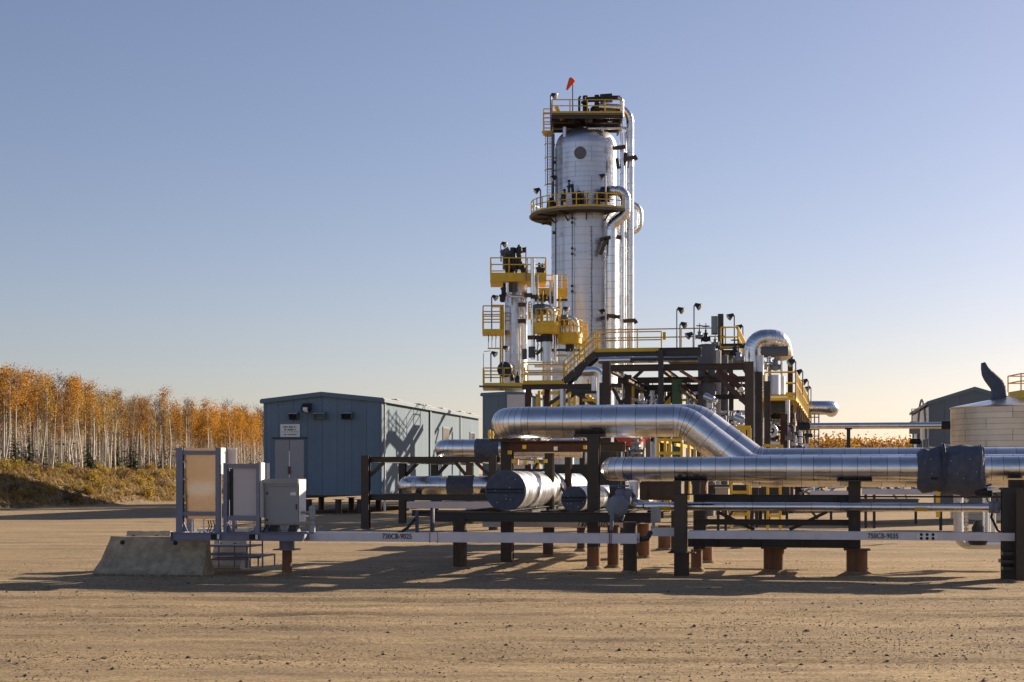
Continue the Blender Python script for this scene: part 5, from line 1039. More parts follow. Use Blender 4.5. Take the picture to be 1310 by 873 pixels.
# ================================================================== SMALL TOWER GROUP
def small_tower():
    Y = 118.; s = F/Y; W = lambda px, py, d=0: Vector(((px-CX)/F*(Y-d), Y-d, EYE+(HZ-py)/F*(Y-d))); zz = lambda y: EYE+(HZ-y)/s
    A = W(660, 610); A.z = 0; o = thing('process_tower', 'shorter silver column crowded with yellow platforms left of the tall tower', 'process tower', A); r = 14.3/s
    nz = 18
    for j in range(nz):
        z0, z1 = zz(603)+(zz(362)-zz(603))*j/nz+.01, zz(603)+(zz(362)-zz(603))*(j+1)/nz-.01; MB().lathe(A, [(r*1.006, z0), (r, z1)], 28).build('jacket_course', ALU2, o)
    MB().lathe(A, [(r*.98, 0), (r*.98, zz(362)), (r*.8, zz(357)), (.01, zz(354))], 28).build('insulation', ALU2, o)
    def deck(px0, px1, y0, y1, d0, d1, rl=1.1, front=True, nm='platform', step=1.3):
        p0, p1 = W(px0, y1, d0), W(px1, y0, d0); z0, z1 = p0.z, p1.z; x0, x1 = p0.x, W(px1, y1, d0).x
        f = MB().obox(Vector(((x0+x1)/2, Y-(d0+d1)/2, (z0+z1)/2)), Vector(((x1-x0)/2, 0, 0)), Vector((0, (d0-d1)/2, 0)), Z*((z1-z0)/2)).build(nm, YEL, o)
        c = [Vector((x0+.04, Y-d0+.04, z1)), Vector((x1-.04, Y-d0+.04, z1)), Vector((x1-.04, Y-d1-.04, z1)), Vector((x0+.04, Y-d1-.04, z1))]
        if rl: railing(f, c, rl, .045, step, 0, closed=True)
        return f
    deck(627, 699, 349, 360, 2.2, -1.5); deck(686, 726, 368.5, 378.5, 1.2, -2, .95); deck(617, 645, 421, 427, 1.2, -1.0, 1.3); deck(617.5, 672, 490, 497, 2.2, -1.2, 1.1); deck(629, 641, 390, 391, 0, -1.4, 0)
    railing(o, [W(618, 421, -1), W(642, 421, -1), W(642, 421, 1)], 1.75, .045, 1.2, 0)
    MB().bar(W(613, 494.5, 2.2), W(676, 496, 2.2), .12, .14).build('edge_beam', SIL, o)
    for px in (640.3, 643.5): MB().tube([W(px, 390, 1.1), W(px, 500, 1.1)], .07, 6).build('ladder_rail', YEL, o)
    for i in range(38): MB().tube([W(640.3, 391+i*2.9, 1.1), W(643.5, 391+i*2.9, 1.1)], .03, 5, False).build('ladder_rung', YEL, o)
    for px in (625, 629.5, 634.5): MB().tube([W(px, 427, 0), W(px, 446, 0)], .04, 5).build('hanger', GALV, o)
    MB().bar(W(624, 446, 0), W(641, 446, 0), .1, .1).build('hanger_bar', YEL, o)
    T = lambda pts, r, m=ALU, nm='piping', bend=.35: pipe(o, [W(*p) for p in pts], r, bend, m, 14, nm)
    T([(681.7, 460, 2.6), (681.7, 331, 2.6)], .165); T([(710.3, 465, 2.4), (710.3, 352, 2.4)], .16); T([(649, 362, 2.0), (649, 379, 2.0), (672, 380, 2.0), (672, 455, 2.0)], .12)
    for px in (652.5, 656, 660.5): T([(px, 374, 1.6), (px, 333, 1.6)], .11, SIL)
    T([(647, 345, 1.2), (647, 322, 1.2), (654, 318, 1.2), (654, 345, 1.2)], .24, SIL, bend=.5); T([(656, 345, 1.6), (656, 317, 1.6)], .2, DARK); T([(664.5, 345, 1.6), (664.5, 316, 1.6)], .2, DARK); T([(656, 321, 1.4), (673, 320, 1.4)], .2, DARK); T([(673, 360, 2.4), (673, 316, 2.4)], .05, GALV); T([(657, 333, 1.4), (666, 333, 1.4)], .16, SIL)
    for a, b in ((650, 346), (657, 340), (665, 338), (670, 346), (690, 345), (694, 346), (664, 322), (648, 333), (645, 371), (643, 380), (695, 380), (705, 382)): MB().lathe(W(a, b, 1.7), [(.14, -.4), (.22, -.3), (.22, 0), (.28, .02), (.28, .15), (.1, .2), (.1, .5)], 10).build('valve_body', DARK, o)
    for a, b in ((676, 378), (684, 380), (668, 390), (680, 432), (690, 432), (700, 436), (668, 411)): MB().obox(W(a, b, 2.7), U*.28, V*.2, Z*.14).build('pipe_clamp', BLACK, o)
    for px, y0, y1, rr, mm in ((688, 352, 462, .08, ALU2), (692.5, 385, 462, .06, GREYV), (704, 360, 415, .07, ALU2), (716.5, 380, 440, .07, YEL), (694.5, 372, 414, .06, YEL), (718, 352, 369, .05, YEL), (738, 418, 470, .05, ALU2), (742, 425, 470, .07, YEL), (650, 500, 520, .06, GREYV), (665, 380, 489, .05, ALU2)): T([(px, y1, 2.5), (px, y0, 2.5)], rr, mm)
    for x0, x1, y, mm in ((676, 700, 400, YEL), (684, 716, 394, GREYV), (700, 742, 448, BLACK), (676, 712, 449, YEL), (712, 745, 455, YEL), (684, 726, 384, BLACK)): MB().bar(W(x0, y, 2.4), W(x1, y, 2.4), .12, .16).build('cross_member', mm, o)
    deck(733, 752, 436, 440, 2.0, -1, 1.3); deck(676, 694, 402, 406, 2.3, .5, .9)
    MB().bar(W(686, 436, 2.8), W(706, 435, 2.8), .2, .22).build('bracket_beam', BLACK, o); MB().bar(W(703, 437, 2.8), W(686, 454, 2.8), .2, .22).build('bracket_brace', BLACK, o)
    for px, y0, y1, rr in ((671, 447, 460, .17), (680.5, 444, 458, .24)): MB().lathe(W(px, y1, 2.6), [(rr, 0), (rr*1.1, .05), (rr*1.1, (y1-y0)/s-.05), (rr, (y1-y0)/s)], 14).build('blanket_wrap', FAB, o)
    MB().lathe(W(646.5, 473, 1.8), [(.52, -.2), (.58, -.1), (.58, .2), (.4, .25)], 18, Vector((-.4, -1, 0))).build('manway', DARK, o)
    MB().lathe(W(662.5, 488, 2.1), [(.2, -.1), (.24, .2), (.06, .5), (.06, .7)], 10).build('valve_body', DARK, o); MB().lathe(W(655, 486, 2.1), [(.12, -.1), (.16, .2), (.05, .5)], 10).build('valve_body', DARK, o)
    for px, py, rr, f in ((616, 450, 0, 0),):
        MB().tube([W(618.5, 489, 1), W(618.5, 452, 1)], .03, 5).tube([W(619, 450, 1), W(628, 449, 1)], .03, 5).build('cage_bar', WHITE, o)
    # two neighbours with round yellow platforms
    for px, ytop, yd0, yd1, rp, vr, lab, D in ((700, 390, 414, 427, 1.0, .36, 'slim silver column with a round yellow platform under its return bend, nearer the small tower', 3.2), (729, 404, 428, 440, .95, .30, 'slim silver column with a round yellow platform, nearest the stair', 2.6)):
        q = thing('slim_column', lab, 'process column', W(px, 612, D), 'slim columns beside the small tower'); b = W(px, 610, D); z = lambda y: W(px, y, D).z
        MB().lathe(b-Z*b.z, [(vr, 0), (vr, z(yd1))], 18).build('shell', ALU2, q)
        p0 = W(px-5, ytop+8, D); pts = [W(px-8, ytop+3, D), W(px+2, ytop+3, D), W(px+9.5, ytop+6, D), W(px+9.5, ytop+34, D)]
        clad(q, [W(px-9, ytop+4, D), W(px+7.5, ytop+4, D), W(px+7.5, ytop+36, D)], .27, .5, .5, 15, n=16); MB().lathe(W(px-9, ytop+6, D), [(.34, -.5), (.42, -.2), (.42, .35), (.34, .4)], 16, U).build('nozzle_wrap', SIL, q)
        n = 12; zc = b-Z*b.z; pf = MB().lathe(zc, [(rp*.72, z(yd1)-.06), (rp*.94, z(yd1)), (rp*.94, z(yd0)-.28), (rp*1.0, z(yd0)-.26), (rp*1.0, z(yd0)), (rp*.9, z(yd0)+.01)], n).build('platform', YEL, q)
        railing(pf, [zc+Vector((math.cos(i*2*math.pi/n)*rp*.95, math.sin(i*2*math.pi/n)*rp*.95, z(yd0))) for i in range(n)], 1.0, .04, 9, .12, closed=True)
        MB().lathe(zc, [(vr*1.1, z(yd1)-.6), (vr*1.1, z(yd0))], 14).build('collar', DARK, q); MB().obox(zc+Vector((-.1, -rp*.6, z(yd1)-.5)), U*.12, V*.1, Z*.1).build('lamp', DARK, q)
        for k2 in range(3): MB().tube([zc+Vector((-.7+.35*k2, -.7, z(yd0))), zc+Vector((-.7+.35*k2, -.7, z(ytop+10)))], .06, 6).build('riser', YEL if k2 == 1 else GREYV, q)
    for px, y0, y1, d, lab, f in ((641, 312, 335, 1.5, 'floodlight above the top platform of the small tower', 1), (629, 380, 421, .5, 'floodlight above the left platform of the small tower', 1), (628, 452, 489, 1.5, 'floodlight above the lowest platform of the small tower', 1), (643, 445, 489, 2.3, 'floodlight on a pole against the small tower stem', 1), (720, 395, 440, 2.8, 'floodlight between the slim columns', 1), (774.5, 398, 445, 12, 'floodlight in front of the tall tower base', -1)):
        pole_light(px, y0, y1, (Y-d)*(1+TAN*(px-CX)/F), lab, 'floodlights on thin poles', f, .05, 1.7)
small_tower()
# ================================================================== PROCESS MODULE
# walkway with a stair, on a row well behind the front pipes
cW = 92.
ww = frame('walkway', 'yellow-railed walkway with a stair up to the process module', G(760, cW), cat='walkway')
def wdeck(px0, px1, yd, depth, th=.26, m=YEL, c=cW):
    a, b = P(px0, yd, c), P(px1, yd, c); b.z = a.z; u0, v0 = uv(a); u1 = uv(b)[0]
    MB().sbox(u0, u1, v0, v0+.05, a.z-th, a.z).build('edge_plate', m, ww); MB().sbox(u0, u1, v0+.052, v0+depth, a.z-.06, a.z-.01).build('deck', GRATE, ww); return u0, u1, v0, a.z
u0, u1, v0, z = wdeck(669, 722, 487, 1.6); railing(ww, [S(u0, v0+1.6, z), S(u0, v0+.03, z), S(u1-.02, v0+.03, z)], 1.05, .036, 1.2, 0); railing(ww, [S(u0, v0+1.57, z), S(u1-.02, v0+1.57, z)], 1.05, .036, 1.2, 0)
bm(ww, 668, 800, 491.5, 498, cW+.1, BLACK); bm(ww, 668, 800, 491.5, 498, cW+1.8, BLACK)
u0b, u1b, v0b, zb = wdeck(760, 843, 446, 1.6); railing(ww, [S(u0b, v0b+.03, zb), S(uv(G(928, cW))[0], v0b+.03, zb)], 1.07, .036, 2.2, 0); railing(ww, [S(u0b, v0b+1.57, zb), S(u1b, v0b+1.57, zb)], 1.07, .036, 2.2, 0)
bm(ww, 757, 846, 450.5, 457.5, cW+.05, STEEL2)
sa, sb = S(u1-.05, v0+.0, z-.12), S(u0b+.1, v0b+.0, zb-.30)
for dv in (-.02, 1.5): MB().bar(sa+V*dv, sb+V*dv, .06, .36).build('stringer', STEEL2, ww)
for i in range(9): t = (i+.5)/9; p = sa.lerp(sb, t)+Z*.1; MB().obox(p+V*.75, U*.13, V*.72, Z*.02).build('tread', GRATE, ww)
for dv in (-.02, 1.5): 
    r0 = sa+Z*.2+V*dv; r1 = sb+Z*.3+V*dv
    for h in (1.0, .62, .3): MB().tube([r0+Z*h, r1+Z*h], .036, 6).build('stair_rail', YEL, ww)
    for t in (0, .33, .66, 1): p = r0.lerp(r1, t); MB().tube([p-Z*.2, p+Z*1.0], .036, 6).build('rail_post', YEL, ww)
for px, y0, mm, cc in ((676, 498, RUSTC, cW), (700, 498, RUSTC, cW+1.5), (745, 498, BLACK, cW+.6), (789, 498, RUSTC, cW+1.2)): col(ww, px, y0, 612+1.9*sc(px, cc), cc, 6.5, mm)
brace(ww, 682, 532, 731, 497, cW-.1, 4, STEEL2); brace(ww, 698, 533, 737, 503, cW-.1, 3.5, STEEL2); brace(ww, 728, 497, 778, 530, cW-.1, 5, STEEL2); bm(ww, 676, 790, 528, 534, cW, RUSTC); bm(ww, 731, 775, 496, 504, cW-.2, STEEL2)
MB().obox(P(850, 430, cW), U*.09, V*.05, Z*.22).build('gate_plate', YEL, ww)
# yellow clutter behind the walkway: lower stair and frames
ys_ = frame('yellow_stair', 'yellow inner stair and beams behind the walkway legs', G(720, 101), cat='stair')
for (a, b, c_, d, wpx) in ((688, 503, 742, 503, 4), (688, 508, 688, 560, 3.5), (698, 515, 735, 515, 3), (735, 500, 735, 560, 4), (690, 530, 742, 530, 5), (696, 524, 722, 512, 7), (742, 505, 742, 560, 3), (752, 508, 775, 528, 3), (752, 514, 770, 530, 2), (753, 486, 753, 530, 2.5), (765, 488, 765, 525, 2.5), (745, 474, 760, 484, 3), (758, 532, 775, 516, 3), (762, 490, 774, 498, 3)):
    brace(ys_, a, b, c_, d, 101, wpx, YEL)
for i in range(8): p = P(753+i*3, 507+i*2.6, 101); MB().obox(p, U*.12, V*.4, Z*.03).build('tread', YEL, ys_)
# main steel
ms = frame('process_module', 'dark brown steel module frame full of pipes behind the front racks', G(870, 74), cat='steel frame'); cM = 74.
def mcol(px, y0, wpx, c, m=BLACK): return col(ms, px, y0, 610+1.9*sc(px, c), c, wpx, m)
for px, y0, wp, c, m in ((776, 463, 10, cM, BLACK), (803.5, 480, 8.5, cM+4, BLACK), (814.5, 490, 5, cM+9, RUSTC), (827, 489, 7, cM+8, STEEL2), (845.5, 448, 6.5, cM-1, STEEL2), (770, 490, 6, cM+12, BLACK), (958.5, 463, 11, 62, BLACK), (970.5, 476, 9, 67, BLACK), (981.5, 488, 8, 72, BLACK), (922, 402, 7, 86, BLACK), (1011, 451, 6.5, 88, RUSTC), (1022, 486, 5, 92, BLACK), (1003, 530, 9, 80, RUSTC), (1012, 545, 6, 84, BLACK), (1019, 545, 4, 90, STEEL2), (1027, 545, 4, 98, BLACK), (894, 515, 5, 80, BLACK), (935, 470, 5, 82, BLACK)):
    mcol(px, y0, wp, c, m)
for x0, x1, a, b, c, m in ((781, 953, 466, 474.5, cM-.5, BLACK), (790, 953, 482.5, 490, cM+3.6, BLACK), (843, 897, 445, 456, cM-.8, STEEL2), (830, 953, 492, 501, cM+7, BLACK), (806, 900, 458, 461, cM+7, STEEL2), (953, 1008, 451, 457.5, 86, BLACK), (978, 1012, 513, 528, 83, STEEL2), (978, 1020, 529, 536, 85, BLACK), (985, 1020, 545, 551, 86, STEEL2), (890, 955, 505, 511, 79, STEEL2), (897, 955, 440, 446, 84, STEEL2), (781, 830, 545, 552, 80, BLACK), (700, 776, 545, 551, 84, BLACK)):
    bm(ms, x0, x1, a, b, c, m)
for x0, y0, x1, y1, c, wp, m in ((918, 474, 953, 500, 66, 7, RUSTC), (915, 478, 955, 517, 64, 6, BLACK), (930, 474, 948, 487, 65, 4, RUSTC), (870, 474, 896, 490, 73, 4, PILE), (806, 505, 780, 530, 76, 4, BLACK), (784, 497, 796, 520, 78, 4, STEEL2), (822, 474, 808, 487, 76, 4, BLACK), (842, 500, 818, 520, 80, 4, BLACK), (862, 500, 845, 518, 82, 4, BLACK), (752, 463, 735, 487, 80, 4, STEEL2)):
    brace(ms, x0, y0, x1, y1, c, wp, m)
for px, y in ((776, 470), (845, 470), (900, 470), (953, 470), (803, 486), (870, 496), (940, 496)): p = P(px, y, cM); MB().ibeam(p, p+V*22, .22, .26).build('long_beam', BLACK, ms)
# long receding beams under the right platform
for px, y, m in ((985, 516, STEEL2), (1003, 520, BLACK), (985, 533, BLACK)): p = P(px, y, 83); MB().ibeam(p, p+V*26, .2, .3).build('long_beam', m, ms)
# right platform with receding yellow rail
z_ = P(982, 508, 82).z; q0, q1, q2, q3 = G(945, 82, z_-.18), G(1018.5, 82, z_-.18), G(1036.5, 114, z_-.18), G(985, 114, z_-.18)
rpo = MB().prism([q0, q1, q2, q3], Z*.16).build('platform', YEL, ms); railing(rpo, [G(978, 82.05, z_), G(1018.3, 82.05, z_), G(1036.3, 114, z_)], 1.25, .045, 1.4, .22)
for i in range(9): q = q1.lerp(q2, (i+.3)/9); MB().bar(q+U*.03-Z*.95, q1.lerp(q2, (i+.85)/9)+U*.03-Z*.03, .08, .12, V).build('bracket', PILE, rpo)
# top railing turning back on the upper deck
zt_ = P(928, 447, 84).z; ua, va = uv(G(922, 84)); railing(ms, [S(ua, va, zt_), S(ua+.9, va, zt_), S(ua+.9, va+14, zt_)], 1.15, .04, 1.2, .15)
MB().sbox(ua-3.4, ua+.9, va+.05, va+14, zt_-.12, zt_-.03).build('deck', GRATE, ms)
MB().obox(P(914, 416.5, 86), U*.17, V*.03, Z*.50).build('panel_board', ROOF, ms)
# stacks
def stack(px0, px1, y0, c, label, m=SIL, ring=None):
    b = G((px0+px1)/2, c); r = (px1-px0)/2/sc((px0+px1)/2, c); zt = P((px0+px1)/2, y0, c).z; q = thing('silencer_stack', label, 'exhaust stack', b, 'grey vertical stacks in the module')
    k = 5
    for i in range(k): MB().lathe(b, [(r, .3+(zt-.3)*i/k+.01), (r*1.004, .3+(zt-.3)*i/k+.04), (r, .3+(zt-.3)*(i+1)/k-.01)], 22).build('shell_course', m, q)
    MB().lathe(b, [(r*.97, 0), (r*.97, zt-.02)], 18).build('core', m, q); MB().lathe(b, [(r*1.04, zt-.06), (r*1.04, zt), (r*.4, zt+.04), (r*.35, zt+.05)], 22).build('top_cap', m, q)
    if ring: MB().lathe(b, [(r*1.02, P(px0, ring, c).z-.05), (r*1.05, P(px0, ring, c).z), (r*1.02, P(px0, ring, c).z+.05)], 22).build('rust_band', PILE, q)
    return q
stack(893, 915, 441.5, 78, 'widest dark grey vertical stack in the middle of the module', ring=487); stack(916, 922.5, 449, 79.5, 'thin grey stack touching the right of the widest stack', MAUVE); stack(923.5, 931.5, 455, 81, 'mid-sized grey stack, third from the left in the module', ring=493); stack(933, 938.5, 461, 83, 'small pale grey stack at the right end of the row of stacks', GREYV)
gc = frame('green_column', 'dull green square steel column in the module', G(866, 76), cat='column'); MB().ibeam(G(866, 76), P(866, 487, 76), .42, .42, None, V).build('shaft', GREEN, gc); MB().obox(P(866, 486.5, 76), U*.25, V*.2, Z*.03).build('cap_plate', GREEN, gc)
yc = frame('yellow_column', 'yellow steel column behind the green one', G(853, 86), cat='column'); MB().ibeam(G(853, 86), P(853, 497, 86), .42, .42, None, V).build('shaft', YEL, yc); MB().ibeam(P(842, 498.5, 86), P(905, 506, 86), .16, .2).build('arm', YEL, yc)
# return bend
ub = frame('return_bend_pipe', 'fat silver pipe arching over at the right end of the module', G(980, 82), 'silver clad pipes', 'pipe')
W = lambda px, py, c: P(px, py, c)
a = G(963, 80); cc = 80
clad(ub, [P(963.5, 473, cc), P(963.5, 433.5, cc), P(998, 433, cc+.2), P(1003, 455, cc+.9)], .45, .60, .3, 12, n=22)
MB().lathe(P(963.5, 473, cc), [(.32, -3), (.32, .9)], 18).build('riser', ALU2, ub)
dr = frame('grey_drum', 'dark grey drum tucked under the arching silver pipe', P(991, 454, 82), cat='drum'); MB().lathe(P(992, 449.5, 79), [(.14, -.68), (.25, -.62), (.25, .62), (.14, .68)], 18, U).build('shell', SIL, dr); MB().lathe(P(969, 447, 86), [(.05, -.3), (.36, -.2), (.36, .3)], 18, U).build('blue_end', ALU, dr)
# right end silver pipe elbow
re2 = frame('end_pipe', 'silver pipe stub rounding off at the far right end of the module', P(1050, 530, 112), 'silver clad pipes', 'pipe'); clad(re2, [P(1012, 522, 110), P(1064.5, 522, 110), P(1064.5, 522, 110)+V*4], .47, .55, 1.2, 12, n=22)
# receding floodlights
for px, y0, y1, c in ((1018, 463, 510, 80), (1027, 475.5, 505, 88), (1034, 487.5, 515, 97), (1037.5, 496.5, 520, 108)): pole_light(px, y0, y1, c, {1018: 'nearest floodlight over the right module platform', 1027: 'second floodlight over the right module platform', 1034: 'third floodlight over the right module platform', 1037.5: 'farthest floodlight over the right module platform'}[px], 'floodlights on thin poles', -1, .035, 1.5)
for px, y0, y1, c, lab, f in ((888, 391, 445, 88, 'floodlight on the tallest pole above the upper walkway', 1), (866, 396, 445, 90, 'thin dark mast above the upper walkway', 1), (939.5, 404, 447, 90, 'left floodlight of the pair right of the dark post', -1), (950.5, 418, 450, 96, 'right floodlight of the pair right of the dark post', -1), (887, 428, 447, 84, 'small low floodlight on the upper walkway', -1), (870, 415, 446, 89, 'floodlight beside the dark mast on the walkway', 1)):
    pole_light(px, y0, y1, c, lab, 'floodlights on thin poles', f, .04, 1.5)
# caged ladder at the right end
cl = frame('caged_ladder', 'thin vertical ladder standing at the right end of the module', G(1043, 110), cat='ladder')
for px in (1037.5, 1042, 1047.5): MB().tube([P(px, 612+15, 110), P(px, 531, 110)], .04, 6).build('rail', YEL if px < 1040 else GALV, cl)
for i in range(10): MB().tube([P(1037.5, 534+i*8, 110), P(1047.5, 534+i*8, 110)], .035, 5).build('hoop', GALV, cl)
MB().bar(P(1028, 484+34, 105), P(1040, 518, 105), .08, .08).build('bracket', YEL, cl)
# pipes inside the module
pg = 'silver pipes inside the module'
def mp(label, pts, r, m=ALU, bend=.4):
    q = thing('module_pipe', label, 'pipe', P(*pts[0]), pg); pipe(q, [P(*p) for p in pts], r, bend, m); return q
mp('bluish silver pipe just under the upper walkway', [(766, 461.5, 84), (843, 460, 84)], .18); mp('pale silver pipe under the dark upper beam', [(848, 459.5, 82), (897, 459, 82)], .16, ALU2); mp('silver pipe bending down left of the tall module column', [(745, 476, 88), (769, 474, 88), (769, 540, 88)], .26)
mp('silver pipe level behind the first walkway rail', [(672, 478, 100), (742, 478, 100)], .13, ALU2); mp('thin silver pipe above the first walkway', [(684, 468.5, 101), (735, 468.5, 101)], .10)
mp('vertical silver pipe between the yellow stair and the tall column', [(760, 470, 90), (760, 500, 90)], .16, ALU2); mp('pale U-bend pipe low between the dark columns', [(986, 545, 77), (993, 545, 77), (993, 558, 77), (986, 558, 77)], .09, ALU2, .25)
for i, (px, y0, y1, r, m) in enumerate(((797, 474, 600, .06, ALU2), (835, 500, 600, .14, ALU2), (880, 505, 620, .10, ALU2), (886, 508, 620, .08, GREYV), (840, 515, 620, .10, ALU), (990, 480, 505, .30, ALU2), (998, 482, 505, .26, ALU), (944, 540, 600, .08, ALU2), (964.8, 550, 600, .06, ALU2), (975.6, 470, 600, .05, ALU2), (966, 470, 560, .07, ALU2), (1007.5, 512, 590, .11, ALU2), (1024, 550, 590, .10, ALU2), (930, 530, 590, .07, GREYV), (918, 535, 600, .07, ALU2), (910, 520, 600, .06, GREYV), (720, 498, 545, .15, ALU2), (805, 548, 600, .05, ALU2), (1000, 455, 505, .06, ALU2), (985, 432 + 20, 500, .1, GREYV), (972, 455, 480, .2, ALU2))):
    mp(['slim upright silver pipe among the module columns', 'upright silver pipe low in the module'][y0 > 512], [(px, y1, 78+(i % 5)*2), (px, y0, 78+(i % 5)*2)], r, m)
for i, (x0, x1, y, r) in enumerate(((800, 850, 512, .07), (830, 893, 522, .10), (781, 840, 536, .09), (920, 953, 527, .07), (928, 952, 545, .08), (985, 1005, 541, .14), (985, 1010, 567, .10), (900, 952, 560, .09), (690, 770, 558, .12), (965, 1000, 500, .06))):
    mp('level silver pipe crossing low in the module' if y > 525 else 'level silver pipe crossing high in the module', [(x0, y, 80+i % 3*2), (x1, y, 80+i % 3*2)], r, [ALU, ALU2, GREYV][i % 3])
for i, (a, b, c_, d) in enumerate(((690, 500, 690, 560), (694, 540, 742, 540), (704, 512, 704, 560), (716, 500, 716, 545), (728, 505, 728, 560), (745, 512, 772, 512), (786, 505, 800, 505), (792, 500, 792, 540), (818, 508, 840, 508), (834, 498, 834, 530), (852, 512, 900, 512), (872, 500, 872, 530), (884, 498, 884, 530), (640, 555, 640, 575), (770, 498, 800, 498), (786, 515, 815, 515))):
    q = thing('yellow_support', 'yellow steel support seen through the dark module frame', 'steel member', P(a, b, 90), 'yellow supports inside the module'); MB().bar(P(a, b, 90+i % 4), P(c_, d, 90+i % 4), .13, .15).build('member', YEL, q)
# valves and actuators
vg = 'small valves on the module piping'
def va(px, y, c, s, label=None, **k):
    q = thing('valve', label or 'small grey flanged valve with a handwheel on the module piping', 'valve', P(px, y, c), vg); valve(q, P(px, y, c), s, **k); return q
for i, (px, y, s) in enumerate(((905, 527, 1.0), (912, 540, .8), (926, 548, .9), (936, 552, .8), (941, 560, .8), (918, 558, .9), (930, 565, .8), (800, 575, 1.0), (806, 570, .7), (856, 566, .7), (868, 572, .7), (880, 566, .7), (893, 572, .7), (830, 562, .8), (975, 470, .9), (984, 466, .9), (992, 470, 1.0), (990, 560, .8), (1010, 560, .7), (1018, 568, .7), (966, 462, .8), (940, 452, .8), (945, 460, .9), (951, 458, .7), (895, 431, .7), (903, 434, .8), (915, 440, .6), (735, 556, .9), (716, 552, .8), (835, 510, .8), (842, 520, .8), (822, 515, .7), (1015, 555, .7), (1024, 575, .8), (968, 560, .6))):
    va(px, y, 76+(i*7 % 9), s, m=[GREYV, DARK, GREYV, ALU2][i % 4])
for (x, y, c) in ((909, 510, 73), (948, 537, 73)):
    q = thing('actuator', 'pale cylinder actuator tilted on the valve manifold, ' + ('beside the widest stack' if x < 920 else 'left of the tall dark columns'), 'actuator', P(x, y, c)); d = (U*.8-Z*.35-V*.3).normalized()
    MB().lathe(P(x, y, c)-d*.35, [(.10, 0), (.16, .03), (.16, .5), (.11, .54), (.11, .7)], 14, d).build('cylinder', ALU2, q); MB().obox(P(x-1, y+9, c), U*.13, V*.12, Z*.12).build('positioner', WHITE, q); MB().tube([P(x, y+4, c), P(x, y+20, c)], .05, 8).build('yoke', GREYV, q); MB().tube([P(x-9, y-3, c), P(x-2, y+4, c)], .05, 6).build('lever', WHITE, q)
q = thing('work_lamp', 'round white lamp below the rust brown brace', 'lamp', P(948, 499, 63)); MB().lathe(P(948.5, 498.5, 63), [(.03, -.10), (.09, -.07), (.115, 0), (.09, .07), (.02, .1)], 14, V).build('lamp_globe', WHITE, q); MB().tube([P(948.5, 495, 63), P(948.5, 488, 63)], .03, 6).build('stem', DARK, q)
# yellow guards low in front of the module
def guard(label, posts, rails, c, m=YEL, wpx=3.4):
    q = thing('yellow_guard', label, 'guardrail', G(posts[0][0], c), 'yellow guards around the low valves')
    for px, y0, y1 in posts: MB().bar(P(px, y1, c), P(px, y0, c), wpx/sc(px, c), wpx/sc(px, c)).build('post', m, q)
    for x0, y0, x1, y1, c1 in rails: MB().bar(P(x0, y0, c), P(x1, y1, c1), wpx/sc(x0, c)*.9, wpx/sc(x0, c)*1.1).build('rail', m, q)
guard('yellow guard of upright bars behind the elbow of the large pipe', [(842, 563, 640), (851, 564, 640), (857, 563, 640), (872, 566, 640), (881, 568, 640), (889, 571, 640), (898, 580, 640)], [(842, 563, 873, 563, 52), (844, 564, 855, 566, 53), (864, 569, 897, 575, 54), (842, 580, 870, 580, 52)], 52)
guard('yellow hoop guard left of the tall dark columns', [(958.5, 548, 640), (951, 549, 560)], [(933, 547.5, 960, 547.5, 56), (951, 569, 962, 569, 56)], 56, wpx=5)
guard('low yellow guard at the foot of the dark columns', [(978, 570, 620), (987, 572, 620), (1000, 570, 620)], [(976, 570, 1002, 571, 60), (978, 575.5, 1000, 576, 60)], 60)
guard('yellow ladder-like guard under the low silver pipe', [(935, 613, 676), (957, 613, 700)], [(935, 616, 957, 616, 44), (935, 630, 957, 630, 44), (935, 658, 957, 658, 44)], 44)
guard('yellow guard posts farther right under the low silver pipe', [(982, 613, 678), (998, 613, 678)], [(982, 622, 998, 622, 46), (982, 660, 998, 660, 46)], 46); guard('single yellow post below the slate blanket', [(1200, 627, 662)], [(1198, 628, 1206, 628, 50)], 48, wpx=5)
guard('thin yellow stand left of the end of the large pipe', [(626, 550, 590), (630, 551, 590)], [(624, 556, 632, 556, 60)], 60, wpx=2.5); guard('yellow pillar under the frame between the racks', [(750, 592, 640), (689, 593, 600)], [(750, 600, 760, 600, 48)], 48)
# red vessel
rv = thing('red_vessel', 'orange-red round vessel peeping out below the large silver pipe', 'vessel', P(803, 570, 55)); MB().lathe(P(803, 552, 55), [(.05, -.1), (.3, -.06), (.46, .05), (.5, .2), (.5, 1.4)], 26, V).build('shell', RED, rv); MB().obox(P(796, 573, 55.3), U*.12, V*.1, Z*.14).build('pedestal', RED, rv); MB().obox(P(825, 557, 55.6), U*.2, V*.1, Z*.12).build('nozzle', RED, rv)
MB().lathe(P(803, 555, 54.8), [(.3, 0), (.3, .02)], 20, -V).build('cover_ring', RED, rv)
gm = frame('flanged_valve', 'pale flanged valve below the orange-red vessel', P(814, 585, 54), cat='valve'); valve(gm, P(814, 580, 54), 1.0, m=GREYV)
for y in (562, 568, 574, 581, 587): MB().lathe(P(814, y, 53.6), [(.2, 0), (.2, .05)], 14).build('flange', GREYV, gm)
# light posts/cabinets between the racks
for px, y0, y1, c, m, lab in ((829, 562, 640, 56, SIL, 'dark grey steel post right of the red vessel'), (826, 556, 640, 57, MAUVE, 'pale thin post right of the red vessel')):
    q = frame('steel_post', lab, G(px, c), cat='post'); MB().ibeam(G(px, c), P(px, y0, c), .16, .16, None, V).build('shaft', m, q); MB().obox(G(px, c)+Z*.02, U*.15, V*.15, Z*.02).build('base_plate', m, q)
